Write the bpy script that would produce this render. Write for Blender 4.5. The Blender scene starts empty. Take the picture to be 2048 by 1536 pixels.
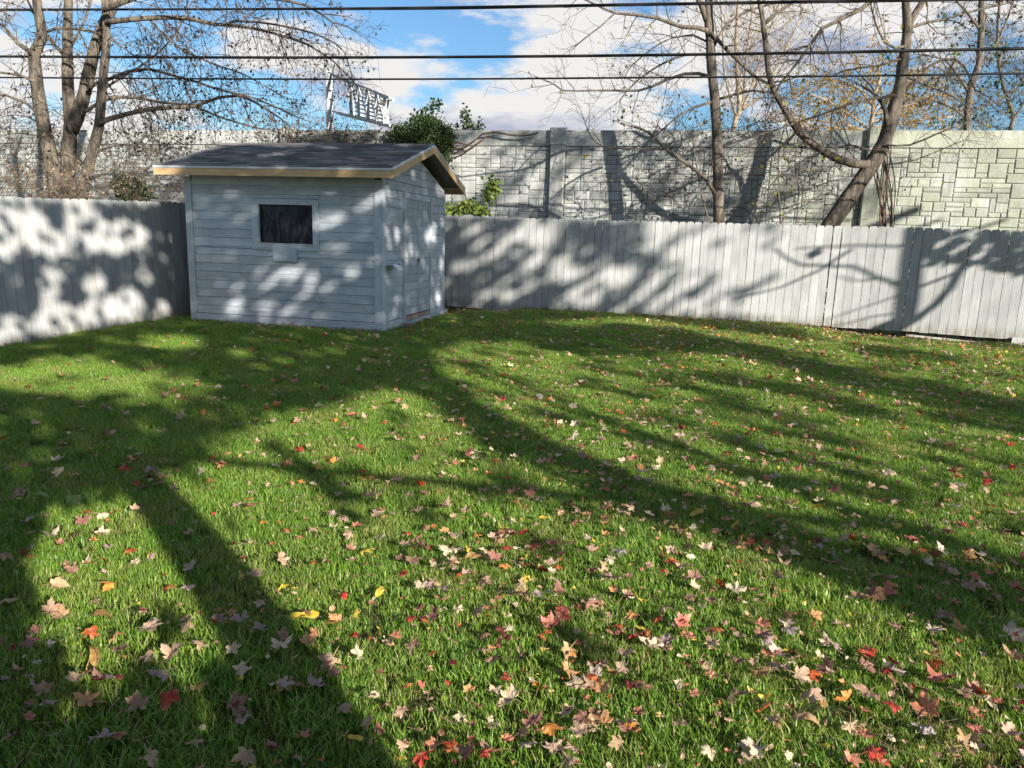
import bpy, bmesh, math, random
import numpy as np
from mathutils import Vector, Matrix
from mathutils.bvhtree import BVHTree

R = random.Random(11)
PI = math.pi
scene = bpy.context.scene
col = scene.collection

# ------------------------------------------------------------------ camera
PITCH, ROLL, FPX, EYE = .1955, .0315, 1466.5, 1.5
cd = bpy.data.cameras.new('camera')
cam = bpy.data.objects.new('camera', cd); col.objects.link(cam)
cd.sensor_width = 36; cd.lens = FPX / 2048 * 36
cd.clip_start = .05; cd.clip_end = 2000
cam.matrix_world = Matrix.Translation((0, 0, EYE)) @ Matrix.Rotation(PI/2 - PITCH, 4, 'X') @ Matrix.Rotation(ROLL, 4, 'Z')
scene.camera = cam

# ------------------------------------------------------------------ sun direction
SUN_EL = math.radians(20); SUN_AZ = math.radians(-37.7)       # light travels towards this azimuth (from +Y, clockwise +)
LDIR = Vector((math.sin(SUN_AZ)*math.cos(SUN_EL), math.cos(SUN_AZ)*math.cos(SUN_EL), -math.sin(SUN_EL)))
sd = bpy.data.lights.new('sun', 'SUN'); sd.energy = 5.0; sd.angle = math.radians(.5); sd.color = (1, .95, .86)
sun = bpy.data.objects.new('sun', sd); col.objects.link(sun)
sun.rotation_euler = LDIR.to_track_quat('-Z', 'Y').to_euler()

# ------------------------------------------------------------------ small helpers of the camera (pixels of the 2048 wide photograph)
cp, sp = math.cos(PITCH), math.sin(PITCH); cr, sr = math.cos(ROLL), math.sin(ROLL)
def ray(px, py):
    dx, dy = px-1024, py-768
    X = (cr*dx + sr*dy)/FPX; Y = (-sr*dx + cr*dy)/FPX
    u = -Y; y = cp + u*sp; z = -sp + u*cp
    return Vector((X/y, 1, z/y))
def at(px, py, Y): return ray(px, py)*Y + Vector((0, 0, EYE))
def proj(P):
    x, y, z = P[0], P[1], P[2]-EYE
    d = y*cp - z*sp
    if d < .05: return None
    u = y*sp + z*cp; X = FPX*x/d; Y = -FPX*u/d
    return (1024 + cr*X - sr*Y, 768 + sr*X + cr*Y)
def lerp(tab, x):
    if x <= tab[0][0]: a, b = tab[0], tab[1]
    elif x >= tab[-1][0]: a, b = tab[-2], tab[-1]
    else:
        for a, b in zip(tab, tab[1:]):
            if a[0] <= x <= b[0]: break
    return a[1] + (b[1]-a[1])*(x-a[0])/(b[0]-a[0])
def sstep(t): t = max(0, min(1, t)); return t*t*(3-2*t)

# ------------------------------------------------------------------ node helper
class NT:
    def __init__(s, nt): s.nt = nt; nt.nodes.clear()
    def n(s, t, ins=None, **k):
        nd = s.nt.nodes.new(t)
        for a, v in k.items(): setattr(nd, a, v)
        for i, v in (ins or {}).items():
            if hasattr(v, 'is_output'): s.nt.links.new(v, nd.inputs[i])
            elif isinstance(v, bpy.types.Node): s.nt.links.new(v.outputs[0], nd.inputs[i])
            else: nd.inputs[i].default_value = v
        return nd
    def math(s, op, a, b=0.0, c=None, clamp=False):
        i = {0: a, 1: b}
        if c is not None: i[2] = c
        return s.n('ShaderNodeMath', i, operation=op, use_clamp=clamp).outputs[0]
    def vmath(s, op, a, b=None):
        i = {0: a}
        if b is not None: i[1] = b
        nd = s.n('ShaderNodeVectorMath', i, operation=op)
        return nd.outputs['Value'] if op in ('DOT_PRODUCT', 'DISTANCE', 'LENGTH') else nd.outputs[0]
    def mix(s, f, a, b, mode='MIX'):
        nd = s.n('ShaderNodeMix', data_type='RGBA', blend_type=mode)
        for i, v in ((0, f), (6, a), (7, b)):
            if hasattr(v, 'is_output'): s.nt.links.new(v, nd.inputs[i])
            else: nd.inputs[i].default_value = v if i == 0 else (tuple(v)+(1,))[:4]
        return nd.outputs[2]
    def noise(s, vec, scale, detail=4, rough=.55, dist=0.0):
        return s.n('ShaderNodeTexNoise', {'Vector': vec, 'Scale': scale, 'Detail': detail, 'Roughness': rough, 'Distortion': dist}).outputs[0]
    def mr(s, v, a, b, c=0.0, d=1.0, smooth=False):
        return s.n('ShaderNodeMapRange', {0: v, 1: a, 2: b, 3: c, 4: d}, interpolation_type='SMOOTHSTEP' if smooth else 'LINEAR').outputs[0]
    def scalev(s, v, sc): return s.n('ShaderNodeVectorMath', {0: v, 1: sc}, operation='MULTIPLY').outputs[0]

# ------------------------------------------------------------------ world: sky with broken cumulus
w = bpy.data.worlds.new('World'); scene.world = w; w.use_nodes = True
t = NT(w.node_tree)
sky = t.n('ShaderNodeTexSky', sky_type='NISHITA', sun_disc=False)
sky.sun_elevation = SUN_EL; sky.sun_rotation = math.radians(180) + SUN_AZ
sky.air_density = 1.3; sky.dust_density = .4; sky.ozone_density = 2.5; sky.altitude = 200
tc = t.n('ShaderNodeTexCoord').outputs['Generated']
d = t.vmath('NORMALIZE', tc)
ds = t.scalev(d, (1, 1, 2.6))
n1 = t.noise(ds, 3.1, 8, .56, .25)
n1u = t.noise(t.vmath('ADD', ds, (0, 0, .13)), 3.1, 5, .55, .25)
n2 = t.noise(t.vmath('ADD', ds, (5, 3, 1)), 7.5, 5, .6)
cov = t.math('MULTIPLY_ADD', t.math('ADD', t.math('MULTIPLY', n1, .62), t.math('MULTIPLY', n2, .38)), 2.3, -.66)
blobs = [  # photo px, py, radius, strength
    (1290, 50, .16, .24), (1090, 50, .15, .26), (1450, 60, .16, .14), (700, 140, .10, .22), (620, 110, .13, .2), (800, 140, .09, .2), (1130, 195, .12, .2), (990, 190, .09, .12),
    (1240, 250, .14, .2), (820, 250, .12, .22), (960, 245, .08, .14), (700, 25, .07, .13), (300, 120, .24, .13), (60, 80, .2, .12), (200, 40, .10, -.2), (420, 170, .10, -.16), (40, 190, .10, -.12), (1700, 40, .18, .22), (1330, 190, .1, .15), (1560, 120, .14, .15), (1900, 40, .12, .1), (1450,240,.12,.15),
    (880, 60, .12, -.30), (760, 85, .05, -.16), (1000, 135, .10, -.34), (880, 165, .08, -.34), (1190, 140, .09, -.30), (1090, 225, .07, -.22), (1310, 225, .07, -.2), (860, 205, .05, -.2), (520, 10, .08, -.14), (1960, 170, .14, -.2), (980, 90, .07, -.12), (830, 190, .05, -.1), (1320, 120, .08, -.12), (1850,200,.1,-.12)]
for bx, by, br, bs in blobs:
    c = ray(bx, by).normalized(); c = (c.x, c.y, c.z*2.6)
    g = t.mr(t.vmath('DISTANCE', ds, c), 0, br*1.5, bs*.55, 0, True)
    cov = t.math('ADD', cov, g)
mask = t.mr(cov, .47, .64, 0, 1, True)
lit = t.mr(t.math('SUBTRACT', n1, n1u), -.14, .05, 0, 1, True)
lit2 = t.math('ADD', t.math('MULTIPLY', lit, .75), t.math('MULTIPLY', n2, .4), clamp=True)
thick = t.mr(cov, .68, 1.05, 0, .6, True)
lit3 = t.math('SUBTRACT', lit2, thick, clamp=True)
ccol = t.mix(t.mr(lit3, .15, .75, 0, 1, True), (.52, .56, .72), (1.0, .985, .97))
bgs = t.n('ShaderNodeBackground', {'Color': t.mix(1.0, sky.outputs[0], (.66, .92, 1.18), 'MULTIPLY'), 'Strength': .056})
bgc = t.n('ShaderNodeBackground', {'Color': ccol, 'Strength': .375})
mx = t.n('ShaderNodeMixShader', {0: mask, 1: bgs.outputs[0], 2: bgc.outputs[0]})
t.n('ShaderNodeOutputWorld', {0: mx.outputs[0]})

vs = scene.view_settings
vs.view_transform = 'Standard'; vs.look = 'None'; vs.gamma = 1; vs.use_curve_mapping = False; vs.exposure = 1.25

# ------------------------------------------------------------------ materials
def new_mat(name):
    m = bpy.data.materials.new(name); m.use_nodes = True
    return m, NT(m.node_tree)
def finish(t, colr, rough=.8, bump=None, bs=.3, bd=.01, spec=.25, extra=None):
    i = {'Base Color': colr, 'Roughness': rough, 'Specular IOR Level': spec}
    p = t.n('ShaderNodeBsdfPrincipled', i)
    if bump is not None:
        b = t.n('ShaderNodeBump', {'Height': bump, 'Strength': bs, 'Distance': bd})
        t.nt.links.new(b.outputs[0], p.inputs['Normal'])
    o = p.outputs[0]
    if extra is not None:
        o = t.n('ShaderNodeMixShader', {0: extra[0], 1: o, 2: extra[1]}).outputs[0]
    t.n('ShaderNodeOutputMaterial', {0: o})
    return p
def painted_wood(name, base, worn, axis, wornamt=.5, wear=(.42, .38, .33), tv=(.86, 1.08), splash=False):
    """chalky whitewash over grain; axis = direction of the grain in object space"""
    m, t = new_mat(name)
    oi = t.n('ShaderNodeObjectInfo')
    tcn = t.n('ShaderNodeTexCoord').outputs['Object']
    off = t.vmath('ADD', tcn, t.n('ShaderNodeCombineXYZ', {0: t.math('MULTIPLY', oi.outputs['Random'], 37.0), 1: t.math('MULTIPLY', oi.outputs['Random'], 11.0), 2: t.math('MULTIPLY', oi.outputs['Random'], 23.0)}).outputs[0])
    sc = {'x': (.6, 9, 9), 'z': (9, 9, .6)}[axis]
    g = t.noise(t.scalev(off, sc), 9, 6, .65, .6)
    blot = t.noise(off, 3.2, 5, .6)
    fine = t.noise(t.scalev(off, sc), 34, 3, .6)
    f = t.mr(t.math('ADD', t.math('MULTIPLY', g, .6), t.math('MULTIPLY', blot, .5)), .42, .68, 0, 1, True)
    c = t.mix(f, base, worn)
    wr = t.mr(t.math('MULTIPLY', fine, blot), .30, .42, 0, wornamt, True)
    c = t.mix(wr, c, wear)
    vor = t.n('ShaderNodeTexVoronoi', {'Vector': t.scalev(off, {'x': (.8, 1.6, 1.6), 'z': (1.6, 1.6, .8)}[axis]), 'Scale': 2.6})
    kn = t.mr(vor.outputs['Distance'], .015, .05, .75, 0, True)
    c = t.mix(kn, c, (.25, .2, .16))
    tint = t.mr(oi.outputs['Random'], 0, 1, *tv)
    if splash:
        zz = t.n('ShaderNodeSeparateXYZ', {0: tcn}).outputs[2]
        sp_ = t.math('MULTIPLY', t.mr(zz, .02, .13, 1, 0, True), t.mr(t.noise(t.scalev(off, (14, 14, 6)), 1.0, 5, .65), .38, .62))
        c = t.mix(t.math('MULTIPLY', sp_, .75), c, (.19, .16, .11))
        tp = t.math('MULTIPLY', t.mr(zz, .80, 1.0, 0, 1), t.mr(t.noise(t.scalev(off, (18, 18, 3)), 1.0, 4, .6), .50, .66))
        c = t.mix(t.math('MULTIPLY', tp, .5), c, (.24, .25, .20))
        drip = t.mr(t.noise(t.scalev(off, (60, 60, 1.2)), 1.0, 3, .6), .62, .74, 0, .45, True)
        c = t.mix(drip, c, (.26, .25, .23))
    c = t.mix(1.0, c, t.n('ShaderNodeCombineColor', {0: tint, 1: tint, 2: tint}).outputs[0], 'MULTIPLY')
    finish(t, c, .82, t.math('ADD', g, t.math('MULTIPLY', fine, .5)), .55, .006, .15)
    return m
M = {}
M['fence'] = painted_wood('fence_paint', (.43, .43, .415), (.325, .325, .32), 'z', .5, (.28, .25, .22), (.88, 1.06), True)
M['fence_raw'] = painted_wood('weathered_board', (.17, .13, .10), (.11, .09, .075), 'z', .5, (.2, .14, .09))
M['shed'] = painted_wood('shed_paint', (.52, .55, .58), (.39, .42, .45), 'x', .55, (.24, .26, .28))
M['shed_z'] = painted_wood('shed_paint_upright', (.51, .545, .575), (.41, .44, .47), 'z', .3, (.28, .29, .3))
M['pine'] = painted_wood('new_pine', (.62, .43, .24), (.52, .34, .17), 'x', .35, (.36, .2, .1))
M['pine_old'] = painted_wood('splintered_pine', (.36, .29, .22), (.27, .21, .15), 'x', .5, (.16, .1, .07))
M['white'] = painted_wood('white_drip_edge', (.62, .63, .64), (.52, .53, .54), 'x', .1)

def simple(name, c1, c2, sc=6, rough=.85, bs=.3, bd=.01, spec=.2, rnd=.0, stretch=(1, 1, 1), thr=(.35, .65)):
    m, t = new_mat(name)
    o = t.scalev(t.n('ShaderNodeTexCoord').outputs['Object'], stretch)
    n = t.noise(o, sc, 7, .6)
    c = t.mix(t.mr(n, thr[0], thr[1]), c1, c2)
    if rnd:
        v = t.mr(t.n('ShaderNodeObjectInfo').outputs['Random'], 0, 1, 1-rnd, 1+rnd)
        c = t.mix(1.0, c, t.n('ShaderNodeCombineColor', {0: v, 1: v, 2: v}).outputs[0], 'MULTIPLY')
    finish(t, c, rough, t.noise(o, sc*6, 5, .6), bs, bd, spec)
    return m
M['bark'] = simple('tree_bark', (.235, .195, .15), (.08, .067, .055), 13, .9, 1.0, .05, .1, .1, (1, 1, .3), (.40, .60))
M['bark_dark'] = simple('grey_bark', (.23, .19, .15), (.07, .06, .05), 14, .9, 1.0, .03, .1, .1, (1, 1, .25))
M['twig'] = simple('twig_bark', (.115, .085, .062), (.055, .043, .034), 5, .85, .2, .003)
M['twig_pale'] = simple('pale_twig', (.36, .29, .21), (.2, .155, .11), 5, .85, .2, .003)
M['vine'] = simple('brown_vine', (.14, .085, .065), (.07, .05, .04), 9, .9, .3, .004)
M['shingle'] = simple('asphalt_shingle', (.125, .122, .12), (.20, .195, .185), 60, .95, .5, .003, .15, .40)
M['felt'] = simple('roof_underlay', (.05, .05, .055), (.06, .06, .06), 30, .95)
M['soffit'] = simple('soffit_board', (.16, .15, .14), (.22, .2, .18), 9, .9)
M['soil'] = simple('bare_soil', (.06, .045, .03), (.11, .085, .06), 9, 1, .8, .03)
M['rock'] = simple('field_stone', (.35, .31, .26), (.22, .2, .17), 8, .95, .6, .01)
M['wire'] = simple('cable_sheath', (.012, .012, .013), (.02, .02, .02), 20, .6)
M['metal'] = simple('galvanised_steel', (.55, .56, .57), (.42, .43, .44), 12, .5, .1, .002, .5)
M['iron'] = simple('dark_iron', (.03, .03, .03), (.06, .05, .04), 20, .6)
M['sign_white'] = simple('gantry_paint', (.42, .43, .44), (.34, .35, .36), 3, .6)
M['sheet'] = simple('white_sheet', (.78, .78, .78), (.68, .69, .7), 6, .5)
M['dark'] = simple('shed_interior', (.01, .011, .014), (.016, .017, .02), 3, .9)

# ground below the grass
m, t = new_mat('lawn_thatch')
pos = t.n('ShaderNodeNewGeometry').outputs['Position']
c = t.mix(t.mr(t.noise(pos, 14, 6, .65), .38, .62), (.035, .06, .014), (.085, .075, .035))
finish(t, c, 1, t.noise(pos, 60, 5), .8, .02, .05); M['thatch'] = m
m, t = new_mat('field_ground')
pos = t.n('ShaderNodeNewGeometry').outputs['Position']
c = t.mix(t.mr(t.noise(pos, 3, 8, .65), .38, .62), (.09, .075, .045), (.06, .08, .03))
finish(t, c, 1, t.noise(pos, 30, 5), .8, .03, .05); M['field'] = m

# concrete stone pattern: grey with rain streaks, olive algae in drifting patches
def concrete(name, streak=True):
    m, t = new_mat(name)
    geo = t.n('ShaderNodeNewGeometry').outputs['Position']
    rnd = t.n('ShaderNodeObjectInfo').outputs['Random']
    n = t.noise(geo, 2.2, 7, .65); st = t.noise(t.scalev(geo, (6, 6, .5)), 2.2, 5, .6); f = t.noise(geo, 26, 5, .6)
    c = t.mix(t.mr(n, .35, .65), (.46, .46, .435), (.34, .345, .335))
    c = t.mix(t.mr(st, .48, .72, 0, .75), c, (.22, .22, .215))
    sx = t.n('ShaderNodeSeparateXYZ', {0: geo})
    alg = t.math('MULTIPLY', t.mr(sx.outputs[0], 4.0, 9.0, 0.15, 1, True), t.mr(t.noise(geo, .55, 4, .6), .38, .55, .3, 1, True))
    c = t.mix(t.math('MULTIPLY', alg, .8), c, t.mix(t.mr(f, .35, .65), (.33, .335, .255), (.24, .255, .175)))
    dk = t.mr(t.noise(t.vmath('ADD', geo, (3, 7, 2)), 1.3, 6, .7), .50, .72, 0, .55, True)
    c = t.mix(dk, c, (.15, .155, .14))
    tint = t.mr(rnd, 0, 1, .80, 1.14)
    c = t.mix(1.0, c, t.n('ShaderNodeCombineColor', {0: tint, 1: tint, 2: tint}).outputs[0], 'MULTIPLY')
    finish(t, c, .92, f, .9, .012, .1); return m
M['concrete'] = concrete('stained_concrete')
M['joint'] = simple('recessed_joint', (.30, .30, .27), (.20, .20, .18), 5, .95)

# leaves of trees
def leafmat(name, c1, c2, tr=.4, sc=3.0):
    m, t = new_mat(name)
    geo = t.n('ShaderNodeNewGeometry')
    n = t.noise(geo.outputs['Position'], sc, 3, .6)
    r = geo.outputs['Random Per Island']
    f = t.math('ADD', t.math('MULTIPLY', n, .7), t.math('MULTIPLY', r, .6), clamp=True)
    c = t.mix(t.mr(f, .3, .95), c1, c2)
    tl = t.n('ShaderNodeBsdfTranslucent', {'Color': c})
    finish(t, c, .55, None, spec=.3, extra=(tr, tl.outputs[0])); return m
M['leaf_green'] = leafmat('ivy_leaf', (.018, .035, .012), (.06, .10, .03), .25)
M['leaf_young'] = leafmat('young_leaf', (.09, .15, .025), (.24, .29, .06), .45)
M['leaf_orange'] = leafmat('orange_leaf', (.42, .21, .05), (.34, .27, .08), .4, .8)
M['leaf_brown'] = leafmat('brown_leaf', (.07, .055, .035), (.18, .13, .08), .3)
M['leaf_dry'] = leafmat('dry_weed', (.45, .31, .17), (.22, .16, .09), .35)
M['leaf_yellow'] = leafmat('yellow_leaf', (.42, .36, .05), (.28, .28, .05), .5)
M['leaf_shade'] = leafmat('maple_crown_leaf', (.05, .08, .02), (.22, .12, .04), .12)

# fallen leaves: colour from the object (or from the corner colour of the joined ones), veins from the uv
def fallen(name, joined):
    m, t = new_mat(name)
    uv = t.n('ShaderNodeTexCoord').outputs['UV']
    if joined: base = t.n('ShaderNodeVertexColor', layer_name='tint').outputs[0]; off = uv
    else:
        oi = t.n('ShaderNodeObjectInfo'); base = oi.outputs['Color']
        off = t.vmath('ADD', uv, t.n('ShaderNodeCombineXYZ', {0: t.math('MULTIPLY', oi.outputs['Random'], 9.0)}).outputs[0])
    sepn = t.n('ShaderNodeSeparateXYZ', {0: uv})
    ang = t.math('ARCTAN2', sepn.outputs[0], sepn.outputs[1])
    vein = t.math('ABSOLUTE', t.math('SINE', t.math('MULTIPLY', ang, 3.6)))
    vm = t.mr(vein, .0, .16, .35, 0, True)
    blot = t.noise(off, 3.3, 5, .65)
    c = t.mix(t.mr(blot, .45, .72, 0, .55), base, (.20, .10, .05))
    c = t.mix(t.mr(t.noise(t.vmath('ADD', off, (3, 3, 3)), 1.6, 3), .5, .7, 0, .45), c, (.55, .40, .22))
    c = t.mix(t.math('MULTIPLY', vm, .45), c, (.50, .36, .20))
    geo = t.n('ShaderNodeNewGeometry')
    back = t.mix(.30, c, (.50, .36, .26))
    c = t.mix(geo.outputs['Backfacing'], c, back)
    tl = t.n('ShaderNodeBsdfTranslucent', {'Color': c})
    finish(t, c, .5, t.math('ADD', vein, blot), .5, .004, .35, extra=(.22, tl.outputs[0])); return m
M['fallen'] = fallen('fallen_leaf_skin', False); M['fallen_joined'] = fallen('fallen_leaf_skin_joined', True)

# grass blades
m, t = new_mat('grass_blade')
oi = t.n('ShaderNodeObjectInfo')
geo = t.n('ShaderNodeNewGeometry')
r = geo.outputs['Random Per Island']
n = t.noise(oi.outputs['Location'], .9, 4, .6)
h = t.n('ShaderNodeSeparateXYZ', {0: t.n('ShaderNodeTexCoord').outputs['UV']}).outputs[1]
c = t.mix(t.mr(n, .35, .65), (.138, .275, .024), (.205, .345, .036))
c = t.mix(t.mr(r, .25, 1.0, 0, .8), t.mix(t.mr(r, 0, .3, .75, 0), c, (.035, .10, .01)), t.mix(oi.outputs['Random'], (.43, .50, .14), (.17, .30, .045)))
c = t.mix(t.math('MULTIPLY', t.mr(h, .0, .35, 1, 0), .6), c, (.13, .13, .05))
n3 = t.noise(oi.outputs['Location'], 2.3, 4, .65)
c = t.mix(t.mr(n3, .50, .68, 0, .55), c, (.31, .29, .09))
c = t.mix(t.mr(t.math('ADD', r, t.mr(n3, .5, .75, 0, .16)), .91, .97, 0, .8), c, (.44, .35, .18))
tl = t.n('ShaderNodeBsdfTranslucent', {'Color': t.mix(1.0, c, (1.4, 1.45, .8), 'MULTIPLY')})
finish(t, c, .42, None, spec=.45, extra=(.38, tl.outputs[0])); M['grass'] = m

# window glazing: dark plastic behind the opening
m, t = new_mat('window_plastic')
o = t.n('ShaderNodeTexCoord').outputs['Object']
wv = t.noise(t.scalev(o, (5, 5, 1.6)), 1.4, 3, .5, 1.6)
c = t.mix(t.mr(wv, .5, .62, 0, 1, True), (.014, .016, .022), (.045, .045, .055))
finish(t, c, .3, wv, .5, .03, .2); M['glass'] = m

# ------------------------------------------------------------------ mesh building
class MB:
    def __init__(s): s.v = []; s.f = []; s.uv = None
    def quad(s, a, b, c, d):
        n = len(s.v); s.v += [tuple(a), tuple(b), tuple(c), tuple(d)]; s.f.append((n, n+1, n+2, n+3))
    def tri(s, a, b, c):
        n = len(s.v); s.v += [tuple(a), tuple(b), tuple(c)]; s.f.append((n, n+1, n+2))
    def box(s, lo, hi, bev=0):
        (x0, y0, z0), (x1, y1, z1) = lo, hi; n = len(s.v)
        s.v += [(x, y, z) for z in (z0, z1) for y in (y0, y1) for x in (x0, x1)]
        s.f += [tuple(n+i for i in q) for q in ((0,2,3,1),(4,5,7,6),(0,1,5,4),(2,6,7,3),(0,4,6,2),(1,3,7,5))]
        return s
    def prism(s, poly, h, axis='z'):
        """poly in 2-D extruded to h=(lo,hi) along axis"""
        n = len(s.v); k = len(poly)
        def P(p, q): return {'z': (p[0], p[1], q), 'y': (p[0], q, p[1]), 'x': (q, p[0], p[1])}[axis]
        s.v += [P(p, h[0]) for p in poly] + [P(p, h[1]) for p in poly]
        s.f += [tuple(n+i for i in range(k))[::-1], tuple(n+k+i for i in range(k))]
        s.f += [(n+i, n+(i+1) % k, n+k+(i+1) % k, n+k+i) for i in range(k)]
        return s
    def bar(s, a, b, w, h=None):
        """square bar from a to b"""
        return s.tube([a, b], [w/2*1.414]*2, 4, True, PI/4)
    def tube(s, pts, rad, sides=6, cap=True, rot=0):
        n = len(s.v); k = sides; pts = [Vector(p) for p in pts]
        up = None
        for i, p in enumerate(pts):
            t = (pts[min(i+1, len(pts)-1)] - pts[max(i-1, 0)])
            if t.length < 1e-9: t = Vector((0, 0, 1))
            t.normalize()
            if up is None: up = Vector((0, 0, 1)) if abs(t.z) < .9 else Vector((0, 1, 0))
            u = up.cross(t)
            if u.length < 1e-4: u = Vector((1, 0, 0)).cross(t)
            u.normalize(); v = t.cross(u); up = v
            r = rad[i] if isinstance(rad, (list, tuple)) else rad
            for j in range(k):
                a = 2*PI*j/k + rot
                s.v.append(tuple(p + u*(r*math.cos(a)) + v*(r*math.sin(a))))
        for i in range(len(pts)-1):
            for j in range(k):
                a = n+i*k+j; b = n+i*k+(j+1) % k
                s.f.append((a, b, b+k, a+k))
        if cap:
            s.f.append(tuple(n+j for j in range(k))[::-1]); e = n+(len(pts)-1)*k
            s.f.append(tuple(e+j for j in range(k)))
        return s
    def mesh(s, name, mat, smooth=False):
        me = bpy.data.meshes.new(name); me.from_pydata(s.v, [], s.f)
        if mat is not None: me.materials.append(mat)
        if smooth: me.polygons.foreach_set('use_smooth', [True]*len(me.polygons))
        me.update(); return me
    def build(s, name, mat, parent=None, smooth=False, **k):
        o = bpy.data.objects.new(name, s.mesh(name, mat, smooth)); col.objects.link(o)
        if parent: o.parent = parent
        for a, v in k.items(): o[a] = v
        return o
def empty(name, loc, rz=0, **k):
    o = bpy.data.objects.new(name, None); col.objects.link(o); o.location = loc; o.rotation_euler.z = rz
    o.empty_display_size = .1
    for a, v in k.items(): o[a] = v
    return o
def inst(name, mesh, parent, loc=(0, 0, 0), rot=(0, 0, 0), sc=(1, 1, 1), **k):
    o = bpy.data.objects.new(name, mesh); col.objects.link(o)
    if parent: o.parent = parent
    o.location = loc; o.rotation_euler = rot; o.scale = sc
    for a, v in k.items(): o[a] = v
    return o

# ------------------------------------------------------------------ ground
def gz(x, y):
    z = .10*sstep((y-6.5)/5.0)
    z += .018*math.sin(x*.8+1)*math.sin(y*.6)*sstep((y-1)/3)
    if x > 4: z -= .24*sstep((x-5.0)/2.2)*sstep((y+.29*x-13.45)/1.1)
    if x < -4 and y > 7: z -= .05*sstep((-x-.235*(13.6-y)-4.45)/.5)
    if -2 < x < 0.3 and y > 13.6: z -= .10*sstep((y-13.9)/.8)*sstep((.3-x)/.5)
    return z
BACK = [(-4.75, 15.85), (-1.43, 15.05), (.7, 14.6), (3.62, 14.0), (5.76, 13.45), (8.44, 12.4), (10.5, 11.6), (13, 10.7)]   # plan of the back fence
LEFT = [(-8.2, 1.0), (-7.35, 4.5), (-6.3, 8.8), (-5.45, 12.2), (-4.75, 15.85)]
def xl(y): return lerp([(b, a) for a, b in LEFT], y)
def yb(x): return lerp(BACK, x)
b = MB(); NX, NY = 90, 80
for j in range(NY+1):
    for i in range(NX+1):
        y = -6 + 22*(j/NY); x = xl(y) + .05 + (13 - xl(y))*(i/NX)
        yy = min(y, yb(x)-.02)
        b.v.append((x, yy, gz(x, yy)))
for j in range(NY):
    for i in range(NX):
        a = j*(NX+1)+i
        vs4 = [b.v[k] for k in (a, a+1, a+NX+2, a+NX+1)]
        if abs(vs4[0][1]-vs4[2][1]) + abs(vs4[1][1]-vs4[3][1]) < .01: continue
        b.f.append((a, a+1, a+NX+2, a+NX+1))
lawn = b.build('lawn_ground', M['thatch'], None, True, kind='structure', label='dark soil and thatch under the grass of the back yard')
lawn_mesh = lawn.data
b = MB()
GR = [-600, -120, -40, -14, -6, 0, 6, 13, 20, 40, 120, 600]
for y in GR:
    for x in GR: b.v.append((x, y, -.09 if abs(x) < 50 and abs(y) < 50 else -.4))
n = len(GR)
for j in range(n-1):
    for i in range(n-1): b.f.append((j*n+i, j*n+i+1, (j+1)*n+i+1, (j+1)*n+i))
b.build('ground', M['field'], None, False, kind='structure', label='bare ground beyond the fences out to the horizon')

# ------------------------------------------------------------------ fences
TY_B = [(600, 422), (888, 430), (1008, 434), (1100, 437), (1240, 441), (1400, 444), (1600, 450), (1664, 451), (1800, 454), (2030, 460)]
BY_B = [(600, 596), (888, 611), (1000, 621), (1100, 627), (1240, 631), (1400, 637), (1500, 642), (1600, 650), (1700, 656), (1800, 662), (1870, 667), (2020, 678)]
TY_L = [(0, 393), (100, 396), (200, 399), (300, 402), (375, 405)]
BY_L = [(0, 705), (60, 691), (100, 684), (150, 673), (200, 662), (250, 654), (300, 644), (370, 633)]
def z_on(x, y, tab, z0):
    z = z0
    for _ in range(5):
        q = proj((x, y, z))
        if q is None or q[0] < -900 or q[0] > 3200: return z0
        e = lerp(tab, q[0]) - q[1]
        z -= e*y/FPX*1.0
    return z
def picket_mesh(w, h, seed):
    r = random.Random(seed); k = r.choice([0, 0, 1])
    hw = w/2; c = .017 + .005*r.random()
    top = [(-hw, h-c*1.3), (-hw+c*.35, h-c*.5), (-hw+c*1.1, h-.003), (0, h), (hw-c*1.1, h-.004*r.random()), (hw-c*.35, h-c*.5), (hw, h-c*1.3)]
    poly = [(hw, 0), (-hw, 0)] + top
    poly = [(hw, 0), (hw, h*.5), ] + top[::-1] + [(-hw, h*.5), (-hw, 0)]
    return MB().prism(poly[::-1], (-.008, .008), 'y').mesh('picket', M['fence'])
PK = [picket_mesh(.1352+.0012*(i % 3), 1.0, i) for i in range(6)]
recv = MB()
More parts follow.
